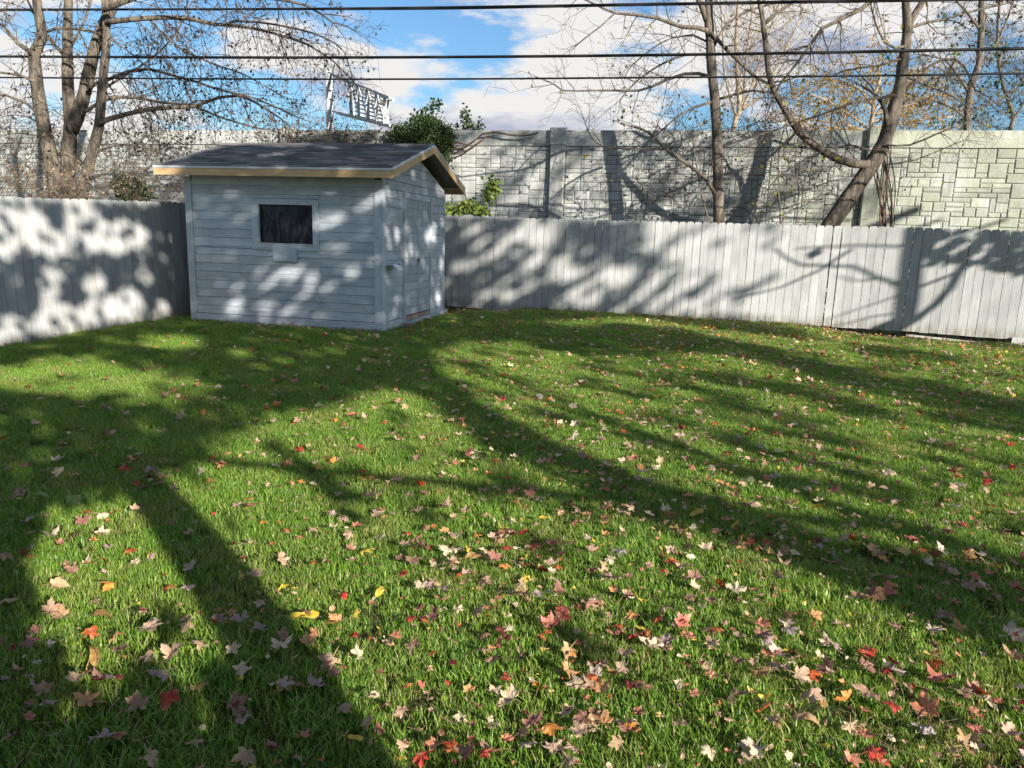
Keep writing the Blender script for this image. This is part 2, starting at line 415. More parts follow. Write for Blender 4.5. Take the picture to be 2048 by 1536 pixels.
def fence(name, plan, TY, BY, rz0, label, cat, side, spacing, lean=0.0, zr=(0.0, 1.83), corner_dark=False):
    root = empty(name, (plan[0][0], plan[0][1], 0), 0, label=label, category=cat)
    ox, oy = plan[0]
    # walk the plan
    L = [0]
    for p, q in zip(plan, plan[1:]): L.append(L[-1]+math.dist(p, q))
    def P(s):
        for i in range(len(plan)-1):
            if s <= L[i+1] or i == len(plan)-2:
                u = (s-L[i])/(L[i+1]-L[i]); a, c = plan[i], plan[i+1]
                return a[0]+(c[0]-a[0])*u, a[1]+(c[1]-a[1])*u, math.atan2(c[1]-a[1], c[0]-a[0])
    s = spacing/2; rr = random.Random(5+side); tops = []; k = 0
    lx = 0.0
    while s < L[-1]:
        x, y, a = P(s)
        zt = z_on(x, y, TY, zr[1]) + rr.uniform(-.004, .005); zb = z_on(x, y, BY, zr[0]) + rr.uniform(-.008, .006)
        nx, ny = -math.sin(a), math.cos(a)
        tops.append((x, y, zt, zb, a))
        dpt = rr.uniform(-.003, .003)
        o = inst('picket', PK[rr.randrange(6)], root, (x-ox+nx*dpt, y-oy+ny*dpt, zb), (0, 0, a + rr.uniform(-.012, .012)), (1, 1, zt-zb))
        o.rotation_euler.y = rr.uniform(-.0028, .0028)
        if lean: o.rotation_euler = (Matrix.Rotation(lean, 3, 'Y') @ Matrix.Rotation(a, 3, 'Z')).to_euler()
        s += spacing; k += 1
        q_ = proj((x, y, 1)); q2_ = proj(P(s)[:2]+(1,))
        if q_ and q2_ and q_[0] < 1652 <= q2_[0] and side == 1 and name == 'picket_fence' and y > 12: s += .016
    # rails and posts behind (the far side of the boards)
    for hh in (.22, .82, 1.5):
        for i0 in range(0, len(tops)-1, 17):
            pts = [Vector((q[0]-ox-math.sin(q[4])*side*.036+math.sin(lean)*hh, q[1]-oy+math.cos(q[4])*side*.036, q[3]+hh)) for q in tops[i0:i0+18]]
            MB().tube(pts, [.026]*len(pts), 4, True, PI/4).build('rail', M['fence_raw'], root)
    for i0 in range(0, len(tops), 17):
        a = tops[i0]; nx, ny = -math.sin(a[4])*side, math.cos(a[4])*side
        mb = MB(); pb = Vector((a[0]-ox+nx*.11, a[1]-oy+ny*.11, -.3)); pt = Vector((a[0]-ox+nx*.11+math.sin(lean)*1.7, a[1]-oy+ny*.11, a[2]-.05))
        mb.bar(pb, pt, .09); mb.build('post', M['fence_raw'], root)
    for p, q in zip(tops, tops[1:]): recv.quad((p[0], p[1], p[3]), (q[0], q[1], q[3]), (q[0], q[1], q[2]), (p[0], p[1], p[2]))
    return root, tops
bf, btops = fence('picket_fence', BACK, TY_B, BY_B, 0, 'long whitewashed board fence across the back of the lawn, right of the shed', 'fence', 1, .1425, 0.0, (.1, 1.93))
lf, ltops = fence('picket_fence', LEFT, TY_L, BY_L, 0, 'leaning whitewashed board fence on the left, running back to the shed', 'fence', 1, .1425, -.034, (.0, 1.83))

# boards laid against the foot of the back fence
def foot_board(p0, p1, h, label, mat='fence', th=.02, lean=.12):
    P0, P1 = Vector(p0), Vector(p1); a = math.atan2(P1.y-P0.y, P1.x-P0.x); L = (P1-P0).length
    o = MB().box((0, 0, 0), (L, th, h)).build('foot_board', M[mat], None, label=label, category='board')
    o.location = P0; o.rotation_euler = (-lean, -math.asin((P1.z-P0.z)/L), a)
    return o
Yf = lambda px: None
def on_back(px, py, off=.05):
    r = ray(px, py)
    best = None
    for i in range(400):
        x = -4 + 17*i/400; y = yb(x)-off
        e = abs(x - r.x*y)
        if best is None or e < best[0]: best = (e, y)
    y = best[1]; return Vector((r.x*y, y, EYE + r.z*y))
foot_board(on_back(1006, 629), on_back(1104, 632), .125, 'grey painted board lying against the fence foot just right of the shed')
foot_board(on_back(1812, 672), on_back(2018, 694), .035, 'thin pale board half buried below the gap under the fence', 'fence', .03)
foot_board(on_back(2022, 693, .07), on_back(2100, 700, .07), .16, 'pale board end lying below the fence at the right edge', 'fence', .02)

# ------------------------------------------------------------------ shed
SX, SY, SZ, SYAW = -1.9244, 10.6484, .1066, -.2078
SW, SL, SH, SG, SO, SRH, SFH = 3.087, 2.9, 2.15, .278, .31, .512, .132     # SRH: rise of the roof surface from eave to ridge
shed = empty('garden_shed', (SX, SY, SZ), SYAW, label='pale blue grey clapboard shed with shingled gable roof in the corner of the fences', category='shed')
def part(mb, name, mat, parent=None, smooth=False, **k): return mb.build(name, M[mat], parent or shed, smooth, **k)
apex = SH + SRH - SFH   # underside at the ridge
rs = SRH/(SL/2+SO)      # roof slope
def roof_z(y): return SH + (min(y, SL-y)+SO)*rs - .0       # underside of rafters along y (local)
# inner walls (dark box shell so that joints and the window look into shade), with a hole for the window
wx0, wx1, wz0, wz1 = -1.905, -1.055, 1.225, 1.77
b = MB()
b.box((-SW+.02, .012, .0), (wx0, .05, SH)); b.box((wx1, .012, 0), (-.02, .05, SH)); b.box((wx0, .012, 0), (wx1, .05, wz0)); b.box((wx0, .012, wz1), (wx1, .05, SH+.12))
b.prism([(.05, 0), (SL-.05, 0), (SL-.05, roof_z(0)-.04), (SL/2, roof_z(SL/2)-.06), (.05, roof_z(0)-.04)], (-.05, -.015), 'x')
b.prism([(.05, 0), (SL-.05, 0), (SL-.05, roof_z(0)-.04), (SL/2, roof_z(SL/2)-.06), (.05, roof_z(0)-.04)], (-SW+.015, -SW+.05), 'x')
b.box((-SW+.02, SL-.05, 0), (-.02, SL-.012, SH))
b.box((-SW+.02, .05, -.05), (-.02, SL-.05, .04))
part(b, 'wall', 'dark')
rr = random.Random(3)
def board(x0, x1, z0, z1, face, mat='shed', proud=0, ztop=None):
    """one clapboard on the front (face 'f') or on the right end ('s'), slightly tilted so that its lower edge stands out"""
    t0, t1 = .020+proud+rr.uniform(-.002, .002), .011+proud+rr.uniform(-.001, .002)
    g = .0022
    if ztop is None: ztop = (z1-g, z1-g)
    L = [(x0, z0+g*rr.uniform(0, 1.2)), (x1, z0+g*rr.uniform(0, 1.2)), (x1, ztop[1]), (x0, ztop[0])]
    b = MB(); n = 8
    cx, cz = (x0+x1)/2, (z0+z1)/2
    def V(x, o, z): return ((x-cx), -o, z-cz) if face == 'f' else (x-cx, -o, z-cz)
    th = [t0, t0, t1, t1]
    b.v = [V(x, th[i], z) for i, (x, z) in enumerate(L)] + [V(x, -.008, z) for x, z in L]
    b.f = [(0,1,2,3), (7,6,5,4), (0,4,5,1), (1,5,6,2), (2,6,7,3), (3,7,4,0)]
    o = part(b, 'clapboard', mat)
    if face == 'f': o.location = (cx, 0, cz)
    else: o.location = (0, cx, cz); o.rotation_euler = (0, 0, PI/2)
    return o
pitch = .1272
z = .135; zs = []
while z < SH-.01: zs.append((z, min(z+pitch, SH+.03))); z += pitch
zs[-1] = (zs[-1][0], SH+.035)
for z0, z1 in zs:
    fz0, fz1 = 1.125, 1.86
    spans = [(-SW+.088, -.098)]
    if z1 > fz0+.01 and z0 < fz1-.01:
        if z0 >= fz0-.02 and z1 <= fz1+.02: spans = [(-SW+.088, -2.032), (-.955, -.098)]
        elif z0 < fz0: 
            board(-SW+.088, -.098, z0, fz0+.002, 'f'); spans = [(-SW+.088, -2.032), (-.955, -.098)]; z0 = fz0+.004
        else:
            spans = [(-SW+.088, -2.032), (-.955, -.098)]
            if z1-fz1 > .02: board(-2.03, -.957, fz1+.003, z1, 'f')
    for s0, s1 in spans: board(s0, s1, z0, z1, 'f')
# end wall with boards either side of the doors
for i in range(24):
    z0 = .135+i*pitch; z1 = z0+pitch
    yl = (z1-SH)/rs - SO if z1 > SH - SO*rs*0 else 0
    def lim(zz): return max(.0, (zz-SH+.03)/rs - SO + .05)
    if z0 > roof_z(SL/2)-.12: break
    a0, a1 = lim(z0), lim(z1)
    if z1 <= 2.03:
        for s0, s1 in ((.075, .80), (2.125, SL-.03)): board(s0, s1, z0, z1, 's')
    else:
        s0, s1 = max(.075 if z0 < 2.1 else .0, a0), SL-max(.0, a0)
        t0, t1 = max(s0, a1), min(s1, SL-a1)
        if t1-t0 < .1: t0 = t1 = SL/2
        # trapezoid board under the gable
        b = MB(); cx, cz = (s0+s1)/2, (z0+z1)/2; g = .003
        L = [(s0, z0+g), (s1, z0+g), (t1, z1-g), (t0, z1-g)]
        b.v = [(x-cx, -(.019 if k < 2 else .011), zz-cz) for k, (x, zz) in enumerate(L)] + [(x-cx, .008, zz-cz) for x, zz in L]
        b.f = [(0,1,2,3), (7,6,5,4), (0,4,5,1), (1,5,6,2), (2,6,7,3), (3,7,4,0)]
        o = part(b, 'clapboard', 'shed'); o.location = (0, cx, cz); o.rotation_euler = (0, 0, PI/2)
# plain siding on the two hidden sides
for k in range(16):
    z0 = .135+k*pitch
    if z0+pitch > SH+.02: break
    o = part(MB().box((0, 0, 0), (SW, .018, pitch-.006)), 'clapboard', 'shed'); o.location = (-SW, SL-.01, z0)
    o = part(MB().box((0, 0, 0), (SL, .018, pitch-.006)), 'clapboard', 'shed'); o.location = (-SW+.002, 0.01, z0); o.rotation_euler.z = PI/2
# corner boards, base boards
def cboard(x0, x1, y0, y1, z0, z1, name='corner_board', mat='shed_z', **k): return part(MB().box((x0, y0, z0), (x1, y1, z1)), name, mat, **k)
cboard(-SW-.028, -SW+.085, -.030, -.006, .0, SH)
cboard(-.095, .004, -.030, -.006, .0, SH-.005)
cboard(.006, .030, -.028, .072, .0, SH+.06)
cboard(.004, .028, SL-.028, SL+.03, .0, SH-.02)
cboard(-SW-.032, -SW-.008, -.004, .08, .0, SH-.02)
cboard(-SW+.087, -.097, -.034, -.006, -.06, .128, 'base_board', 'shed')
cboard(-SW-.01, .012, -.052, -.036, -.08, .045, 'base_board', 'shed')
cboard(.006, .034, .074, .80, -.05, .128, 'base_board', 'shed_z')
b = MB().prism([(.82, -.07), (SL, -.05), (SL, .085), (.82, .06)], (.012, .10), 'x'); part(b, 'door_sill', 'shed_z', label='worn pale concrete ledge under the doors')
cboard(.006, .026, 2.125, SL-.03, .06, .134, 'base_board', 'shed_z')
cboard(.010, .05, .885, 2.06, .070, .142, 'threshold', 'pine_old', label='bare splintered wood strip under the doors')
# the window: frame, sill, pane
win = part(MB().box((-2.03, -.032, 1.776), (-.957, -.008, 1.858)), 'window', 'shed')
for nm, bx in (('frame', ((-2.028, -.026, 1.196), (-1.933, -.008, 1.774))), ('frame', ((-1.052, -.027, 1.197), (-.958, -.008, 1.774))), ('sill', ((-2.03, -.034, 1.125), (-.956, -.008, 1.194))), ('sill', ((-1.931, -.031, 1.197), (-1.054, -.009, 1.224))),
               ('jamb', ((-1.931, -.022, 1.226), (-1.912, .03, 1.774)))):
    part(MB().box(*bx), nm, 'shed', win)
b = MB(); nx_, nz_ = 28, 16
for j in range(nz_+1):
    for i in range(nx_+1):
        u, v = i/nx_, j/nz_
        yy = .022 + .010*math.sin(u*17+2*math.sin(v*5)) * (.4+.6*v) + .006*math.sin(u*31+v*9)
        b.v.append((wx0-.005+(wx1-wx0+.01)*u, yy, wz0-.01+(wz1-wz0+.02)*v))
for j in range(nz_):
    for i in range(nx_): a = j*(nx_+1)+i; b.f.append((a, a+1, a+nx_+2, a+nx_+1))
b.build('pane', M['glass'], win, True)
o = part(MB().box((-1.702, -.045, .945), (-1.316, -.024, 1.19)), 'patch_board', 'shed'); o.rotation_euler.y = .012
for zz in (1.357, 1.046):
    b = MB().tube([(-.04, -.031, zz), (-.04, -.040, zz), (-.04, -.046, zz)], [.017, .016, .008], 10); part(b, 'bolt', 'metal')
# double doors on the end wall
def door(y0, y1, nm_latch):
    d0 = part(MB().box((.004, y0, .15), (.018, y1, 1.93)), 'door', 'shed_z')
    n = 14; hz = (1.93-.15)/n
    for k in range(n):
        if k == 7: continue
        bb = MB().box((0, y0+.012, .15+k*hz+.010), (.031+rr.uniform(-.002, .002), y1-.012, .15+(k+1)*hz-.006))
        part(bb, 'plank', 'shed', d0)
    part(MB().box((0, y0+.006, .15+7*hz+.01), (.037, y1-.006, .15+8*hz-.01)), 'lock_rail', 'shed_z', d0)
    return d0
dl = door(.885, 1.462, True); dr = door(1.482, 2.06, False)
cboard(.024, .042, 1.448, 1.496, .17, 1.92, 'door_stop', 'shed_z')
cboard(.006, .046, .805, .876, -.02, 2.02, 'door_casing'); cboard(.006, .046, 2.070, 2.122, .08, 2.02, 'door_casing')
cboard(.006, .035, .88, 2.064, 1.945, 2.022, 'door_casing')
b = MB().box((.038, 1.415, 1.0), (.05, 1.50, 1.03)).tube([(.05, 1.43, 1.0), (.052, 1.43, .955)], .006, 6); b.build('latch', M['iron'], dl)
# white folded metal flap that sticks out of the wall near the corner
b = MB()
prof = [(-.03, .0), (.05, .012), (.12, .005), (.17, -.03), (.185, -.07)]
for i, (u, v) in enumerate(prof):
    for yy in (.07, .30): b.v.append((.03+u*.85 - .0, yy+u*.35, .955+v))
for i in range(len(prof)-1): b.f.append((2*i, 2*i+1, 2*i+3, 2*i+2))
o = part(b, 'metal_flap', 'sheet', label='bent white metal flap sticking out near the corner')
md = o.modifiers.new('thick', 'SOLIDIFY'); md.thickness = .004
b = MB().tube([(.02, .33, .95), (.10, .36, .95), (.13, .37, .98)], .012, 6); part(b, 'bracket', 'iron')
# ---- roof
rl = math.hypot(SL/2+SO, SRH); ra = math.atan2(SRH, SL/2+SO)
rx0, rx1 = -SW-SG, SG
for side in (0, 1):
    # deck: from eave underside z=SH+SFH up to the ridge
    def RP(x, sdist, h):      # along slope from eave
        y = -SO + sdist*math.cos(ra); z = SH+SFH + sdist*math.sin(ra)*1.0 + 0
        y -= h*math.sin(ra); z += h*math.cos(ra)
        return (x, y if side == 0 else SL-y, z)
    rr2 = (SRH-SFH+.12)
    b = MB()
    P = [RP(rx0, 0, -.035), RP(rx1, 0, -.035), RP(rx1, rl, -.035), RP(rx0, rl, -.035), RP(rx0, 0, -.005), RP(rx1, 0, -.005), RP(rx1, rl, -.005), RP(rx0, rl, -.005)]
    b.v = P; b.f = [(0,1,2,3), (7,6,5,4), (0,4,5,1), (1,5,6,2), (2,6,7,3), (3,7,4,0)]
    part(b, 'roof_deck', 'soffit' if side else 'soffit')
    # shingles
    ex = .128; rows = int(rl/ex)+1; st = MB(); tab = .305
    for r_ in range(rows):
        s0 = -.018 + r_*ex; s1 = min(s0+ex+.045, rl+.01); x = rx0-.012 - (r_ % 3)*.101; c_ = 0
        while x < rx1+.012:
            x0, x1 = max(x, rx0-.014), min(x+tab, rx1+.014)
            x += tab
            if x1-x0 < .02: continue
            h0 = .014 + rr.uniform(-.001, .003); h1 = .001
            jt = rr.uniform(-.006, .006)
            vv = [RP(x0+.003, s0+jt, h0), RP(x1-.003, s0+jt, h0), RP(x1-.003, s1, h1), RP(x0+.003, s1, h1), RP(x0+.003, s0+jt, h0-.009), RP(x1-.003, s0+jt, h0-.009), RP(x1-.003, s1, h1-.004), RP(x0+.003, s1, h1-.004)]
            ff = [(0,1,2,3), (7,6,5,4), (0,4,5,1), (1,5,6,2), (2,6,7,3), (3,7,4,0)]
            if side == 0:
                bb = MB(); o_ = Vector(vv[0]); bb.v = [tuple(Vector(q)-o_) for q in vv]; bb.f = ff
                q = part(bb, 'shingle', 'shingle'); q.location = o_
            else:
                n = len(st.v); st.v += vv; st.f += [tuple(n+i for i in f) for f in ff]
    if side: part(st, 'shingle', 'shingle', kind='stuff')
# ridge caps
k = 0; x = rx0-.014
while x < rx1:
    b = MB(); x1 = min(x+.32, rx1+.014); z = SH+SFH+rl*math.sin(ra)+.012; yc = SL/2
    b.v = [(x, yc-.13, z-.13*math.tan(ra)+.004), (x1, yc-.13, z-.13*math.tan(ra)+.004), (x1, yc, z+.014), (x, yc, z+.006), (x, yc+.13, z-.13*math.tan(ra)+.004), (x1, yc+.13, z-.13*math.tan(ra)+.004)]
    b.f = [(0, 1, 2, 3), (3, 2, 5, 4)]
    o = part(b, 'ridge_cap', 'shingle'); md = o.modifiers.new('t', 'SOLIDIFY'); md.thickness = .006
    x += .30
# pine fascia (front, back) and rake boards with a white drip edge above
part(MB().box((rx0, -SO-.020, SH), (rx1, -SO, SH+.098)), 'fascia_board', 'pine', label='new unpainted pine board along the front eave')
part(MB().box((rx0, -SO-.026, SH+.100), (rx1+.0, -SO, SH+.128)), 'drip_edge', 'white')
part(MB().box((rx0, SL+SO, SH), (rx1, SL+SO+.02, SH+.098)), 'fascia_board', 'pine')
for sx in (0, 1):
    x0, x1 = ((rx1-.0, rx1+.022) if sx else (rx0-.022, rx0))
    for side in (0, 1):
        def Q(y): return (y if side == 0 else SL-y)
        zt = lambda y: SH + (y+SO+.02)*math.tan(ra)
        ya, yc_ = -SO-.02, SL/2
        b = MB(); poly = [(Q(ya), zt(ya)), (Q(yc_), zt(yc_)), (Q(yc_), zt(yc_)+.098), (Q(ya), zt(ya)+.098)]
        if side: poly = poly[::-1]
        b.prism(poly, (x0, x1), 'x'); part(b, 'rake_board', 'pine')
        b = MB(); poly = [(Q(ya-.006), zt(ya)+.100), (Q(yc_), zt(yc_)+.100), (Q(yc_), zt(yc_)+.130), (Q(ya-.006), zt(ya)+.130)]
        if side: poly = poly[::-1]
        b.prism(poly, (x0-.003, x1+.003), 'x'); part(b, 'drip_edge', 'white')
Ms = Matrix.Translation((SX, SY, SZ)) @ Matrix.Rotation(SYAW, 4, 'Z')
def SLc(x, y, z): return Ms @ Vector((x, y, z))
recv.quad(SLc(-SW, 0, 0), SLc(0, 0, 0), SLc(0, 0, SH), SLc(-SW, 0, SH))
recv.quad(SLc(0, 0, 0), SLc(0, SL, 0), SLc(0, SL, SH+.2), SLc(0, 0, SH+.2))
recv.quad(SLc(rx0, -SO, SH+SFH), SLc(rx1, -SO, SH+SFH), SLc(rx1, SL/2, SH+SRH), SLc(rx0, SL/2, SH+SRH))

# ------------------------------------------------------------------ concrete wall far behind the fence
WY = math.atan(-.213); wdir = Vector((math.cos(WY), math.sin(WY), 0)); wn = Vector((math.sin(WY), -math.cos(WY), 0))   # towards the yard
W0 = Vector((0, 19.5, 0))
ZT = 4.20
wall = empty('noise_barrier', (0, 19.5, 0), WY, label='tall precast concrete barrier with a cast stone pattern behind the fence', category='wall')
def wpx(px):    # position along the wall seen at that pixel column near its top
    r = ray(px, 262); Y = 19.5/(1+.213*r.x); return (Vector((r.x*Y, Y, 0))-W0).dot(wdir)
u1, u2 = wpx(1118), wpx(1755); span = u2-u1
cols = [u1+span*k for k in range(-5, 4)]
def wbox(u0, u1_, y0, y1, z0, z1, name, mat='concrete', parent=None, **k): return part(MB().box((u0, y0, z0), (u1_, y1, z1)), name, mat, wall if parent is None else parent, **k)
stones = []
rw = random.Random(21)
cw, ch = .128, .108
for k in range(len(cols)):
    c = cols[k]
    b = MB().prism([(c-.19, -.10), (c-.165, -.14), (c+.165, -.14), (c+.19, -.10), (c+.19, .12), (c-.19, .12)], (-.1, ZT-.36), 'z')
    part(b, 'column', 'concrete', wall)
    b = MB().prism([(c-.21, -.12), (c-.18, -.165), (c+.18, -.165), (c+.21, -.12), (c+.21, .14), (c-.21, .14)], (ZT-.355, ZT+.05), 'z')
    part(b, 'column_cap', 'concrete', wall)
    if k == len(cols)-1: break
    a, e = c+.192, cols[k+1]-.192
    wbox(a, e, .0, .10, -.1, ZT-.38, 'panel', 'joint')
    wbox(a, e, -.045, .12, ZT-.375, ZT, 'panel_cap')
    # cast stones in whole cells
    nx = int((e-a-.02)/cw); cwu = (e-a-.02)/nx; z0 = 1.55; nz = int((ZT-.385-z0)/ch); z0 = ZT-.385-nz*ch
    used = [[False]*nx for _ in range(nz)]
    for j in range(nz-1, -1, -1):
        for i in range(nx):
            if used[j][i]: continue
            w_, h_ = rw.choice([(2, 1), (3, 1), (3, 1), (4, 1), (2, 2), (2, 2), (3, 2), (3, 2), (3, 2), (4, 2), (3, 3), (2, 2)])
            w_ = min(w_, nx-i)
            while any(used[j][i+q] for q in range(w_)): w_ -= 1
            h_ = min(h_, j+1)
            while h_ > 1 and any(used[j-p][i+q] for p in range(h_) for q in range(w_)): h_ -= 1
            if w_ == 1 and h_ == 1 and i > 0 and False: pass
            for p in range(h_):
                for q in range(w_): used[j-p][i+q] = True
            stones.append((a+.01+i*cwu, a+.01+(i+w_)*cwu, z0+(j-h_+1)*ch, z0+(j+1)*ch, w_, h_))
def stone_mesh(sx, sz, depth):
    g = .0035; bv = .020
    b = MB(); x, z = sx/2-g, sz/2-g
    b.v = [(-x, 0, -z), (x, 0, -z), (x, 0, z), (-x, 0, z), (-x+bv*.3, -depth*.6, -z+bv*.3), (x-bv*.3, -depth*.6, -z+bv*.3), (x-bv*.3, -depth*.6, z-bv*.3), (-x+bv*.3, -depth*.6, z-bv*.3),
           (-x+bv, -depth, -z+bv), (x-bv, -depth, -z+bv), (x-bv, -depth, z-bv), (-x+bv, -depth, z-bv)]
    b.f = [(0,1,5,4), (1,2,6,5), (2,3,7,6), (3,0,4,7), (4,5,9,8), (5,6,10,9), (6,7,11,10), (7,4,8,11), (8,9,10,11)]
    return b
vis = []
for s in stones:
    P = W0 + wdir*((s[0]+s[1])/2) + Vector((0, 0, (s[2]+s[3])/2)); q = proj(P)
    on = q and 0 < q[0] < 2048 and 255 < q[1] < (lerp(TY_B, q[0]) if q[0] > 888 else 400)
    if on and 380 < q[0] < 930: on = q[1] < 285 or q[0] > 890
    sz = (s[1]-s[0])*(s[3]-s[2])/(P.y**2) if on else 0
    vis.append((sz, s))
vis.sort(key=lambda a: -a[0])
cache = {}; st = MB()
for k, (sz, s) in enumerate(vis):
    w_, h_ = s[1]-s[0], s[3]-s[2]; dp = rw.choice([.018, .022, .027])
    if k < 300:
        key = (round(w_, 3), round(h_, 3), dp)
        if key not in cache: cache[key] = stone_mesh(w_, h_, dp).mesh('stone', M['concrete'])
        inst('stone', cache[key], wall, ((s[0]+s[1])/2, 0, (s[2]+s[3])/2), (rw.uniform(-.01, .01), 0, rw.uniform(-.01, .01)))
    else:
        if s[0] > 14 or s[1] < -19.5: continue
        b = stone_mesh(w_, h_, dp); n = len(st.v); cx, cz = (s[0]+s[1])/2, (s[2]+s[3])/2
        st.v += [(x+cx, y, z+cz) for x, y, z in b.v]; st.f += [tuple(n+i for i in f) for f in b.f]
part(st, 'stone', 'concrete', wall, kind='stuff')
recv.quad(W0+wdir*-25, W0+wdir*18, W0+wdir*18+Vector((0, 0, ZT)), W0+wdir*-25+Vector((0, 0, ZT)))
# EOF-SETTING

# ------------------------------------------------------------------ trees and twigs
def smooth(pts, rad, step):
    """Catmull-Rom through 3-D points"""
    P = [Vector(p) for p in pts]; out = []; ro = []
    for i in range(len(P)-1):
        p0, p1, p2, p3 = P[max(i-1, 0)], P[i], P[i+1], P[min(i+2, len(P)-1)]
        n = max(1, int((p2-p1).length/step))
        for k in range(n):
            u = k/n
            out.append(.5*((2*p1)+(p2-p0)*u+(2*p0-5*p1+4*p2-p3)*u*u+(-p0+3*p1-3*p2+p3)*u**3)); ro.append(rad[i]+(rad[i+1]-rad[i])*u)
    out.append(P[-1]); ro.append(rad[-1]); return out, ro
class Tree:
    def __init__(s, name, base, label, cat, seed, bark='bark', twig='twig', leafm=None, grav=-.06, wig=.30, group=None, lsize=.045, ldens=.3, spread=1.0, tlen=1.0, ldepth=(0, 0)):
        s.root = empty(name, base, 0, label=label, category=cat)
        if group: s.root['group'] = group
        s.o = Vector(base); s.r = random.Random(seed); s.tw = MB(); s.lf = MB(); s.bark = bark; s.twig = twig; s.leafm = leafm
        s.grav = grav; s.wig = wig; s.lsize = lsize; s.ldens = ldens; s.spread = spread; s.tlen = tlen
    def leaf(s, p):
        r = s.r; sz = s.lsize*r.uniform(.6, 1.3)
        a = Vector((r.gauss(0, 1), r.gauss(0, 1), r.gauss(-.6, .8))).normalized(); b = a.cross(Vector((r.gauss(0, 1), r.gauss(0, 1), r.gauss(0, 1)))).normalized()
        n = a.cross(b)*.18*sz; w = .34
        v = [p, p+a*sz*.5+b*sz*w+n, p+a*sz, p+a*sz*.5-b*sz*w+n]
        k = len(s.lf.v); s.lf.v += [tuple(q) for q in v]; s.lf.f += [(k, k+1, k+2), (k, k+2, k+3)]
    def grow(s, p, d, L, rad, lvl, leaves=True):
        r = s.r; n = max(3, int(L/.16)); step = L/n; pts = [p.copy()]; rr = [rad]; d = d.normalized()
        for i in range(n):
            d = d + Vector((r.gauss(0, 1), r.gauss(0, 1)*.7, r.gauss(0, 1)))*s.wig*step*1.6 + Vector((0, 0, s.grav*(1 if lvl else .5)))*step*3
            d.normalize(); p = p + d*step; pts.append(p.copy()); rr.append(max(.0032, rad*(1-.78*(i+1)/n)))
            if lvl < 3 and r.random() < (.66 if lvl == 0 else .56 if lvl == 1 else .34) and L > .25:
                side = d.cross(Vector((r.gauss(0, .5), 1, r.gauss(0, .5)))).normalized()*r.choice([-1, 1])
                dd = d*r.uniform(.45, 1) + side*r.uniform(.5, 1) + Vector((0, r.gauss(0, .35), r.uniform(-.1, .3)))
                s.grow(p, dd, L*r.uniform(.30, .62), max(.0035, rr[-1]*.6), lvl+1, leaves)
            if leaves and s.leafm and r.random() < s.ldens*(.3+lvl*.35): s.leaf(p)
        s.tw.tube(pts, rr, 4 if rad > .012 else 3, False)
    def limb(s, pix, Y, w, name='branch', twigs=1.0, tl=(.5, 1.5), dy=0.0, sides=8, updown=0.0, leaves=True, start=.08, end_dy=0.0):
        """pix: photograph points; w: widths in photo pixels at start and end"""
        k = len(pix); P = []
        for i, q in enumerate(pix):
            u = i/(k-1); P.append(at(q[0], q[1], Y+dy*u+end_dy*math.sin(PI*u)))
        rad = [(w[0]+(w[1]-w[0])*i/(k-1))/2*Y/FPX for i in range(k)]
        pts, rr = smooth(P, rad, .22)
        if name == 'trunk':
            for i in range(len(rr)): rr[i] *= 1+.05*math.sin(i*2.1+w[0])
        b = MB().tube([p-s.o for p in pts], rr, 12 if name == 'trunk' else sides, True)
        b.build(name, M[s.bark], s.root, True)
        r = s.r; acc = 0
        for i in range(1, len(pts)):
            L = (pts[i]-pts[i-1]).length; acc += L*twigs*5.0; u = i/len(pts)
            if u < start: acc = 0; continue
            while acc > 1:
                acc -= 1; t_ = (pts[i]-pts[i-1]).normalized()
                side = t_.cross(Vector((r.gauss(0, .3), 1, r.gauss(0, .3)))).normalized()*r.choice([-1, 1])
                dd = t_*r.uniform(.1, .9) + side*r.uniform(.6, 1.1) + Vector((0, r.gauss(0, .5), updown))
                p = pts[i]-s.o
                s.grow(p, dd, r.uniform(*tl)*s.tlen*(1.15-.45*u), min(rr[i]*.45, .012), 1 if r.random() < .75 else 0, leaves)
        # tip
        t_ = (pts[-1]-pts[-2]).normalized()
        for _ in range(3): s.grow(pts[-1]-s.o, t_+Vector((r.gauss(0, .4), r.gauss(0, .3), r.gauss(0, .4))), r.uniform(*tl)*.8, rr[-1]*.7, 1, leaves)
        return pts
    def done(s, lname='leaves'):
        if s.tw.f: s.tw.build('twigs', M[s.twig], s.root, False, kind='stuff')
        if s.lf.f: s.lf.build(lname, M[s.leafm], s.root, False, kind='stuff')

TL = Tree('bare_tree', at(140, 412, 16.2) - Vector((0, 0, 1.7)), 'many stemmed bare tree with tan sunlit bark behind the left fence', 'tree', 4, 'bark', 'twig', 'leaf_brown', grav=-.24, wig=.5, lsize=.07, ldens=.24)
o_ = TL.limb([(128, 470), (114, 400), (99, 307), (82, 222), (72, 154), (68, 109), (84, 75), (76, 20), (66, -60)], 16.0, (30, 14), 'trunk', .5, (.6, 1.6), start=.2)
TL.limb([(140, 470), (137, 393), (137, 307), (142, 246), (137, 191), (135, 137), (135, 68), (137, 0), (137, -120)], 16.2, (31, 12), 'trunk', .45, (.6, 1.6), start=.3)
TL.limb([(144, 262), (164, 205), (175, 160), (188, 102), (202, 62), (222, 20), (240, -20), (262, -110)], 16.1, (24, 17), 'trunk', .4, (.6, 1.5))
TL.limb([(150, 470), (164, 393), (174, 350), (184, 307), (198, 253), (202, 205), (207, 147), (213, 85), (212, 30), (206, -80)], 15.7, (22, 12), 'trunk', .5, (.6, 1.6), start=.25)
TL.limb([(196, 248), (215, 239), (239, 232), (290, 220), (342, 215), (390, 212), (437, 195), (478, 191), (523, 212), (564, 239)], 15.6, (11, 3), twigs=1.5, tl=(.5, 1.5), updown=-.35)
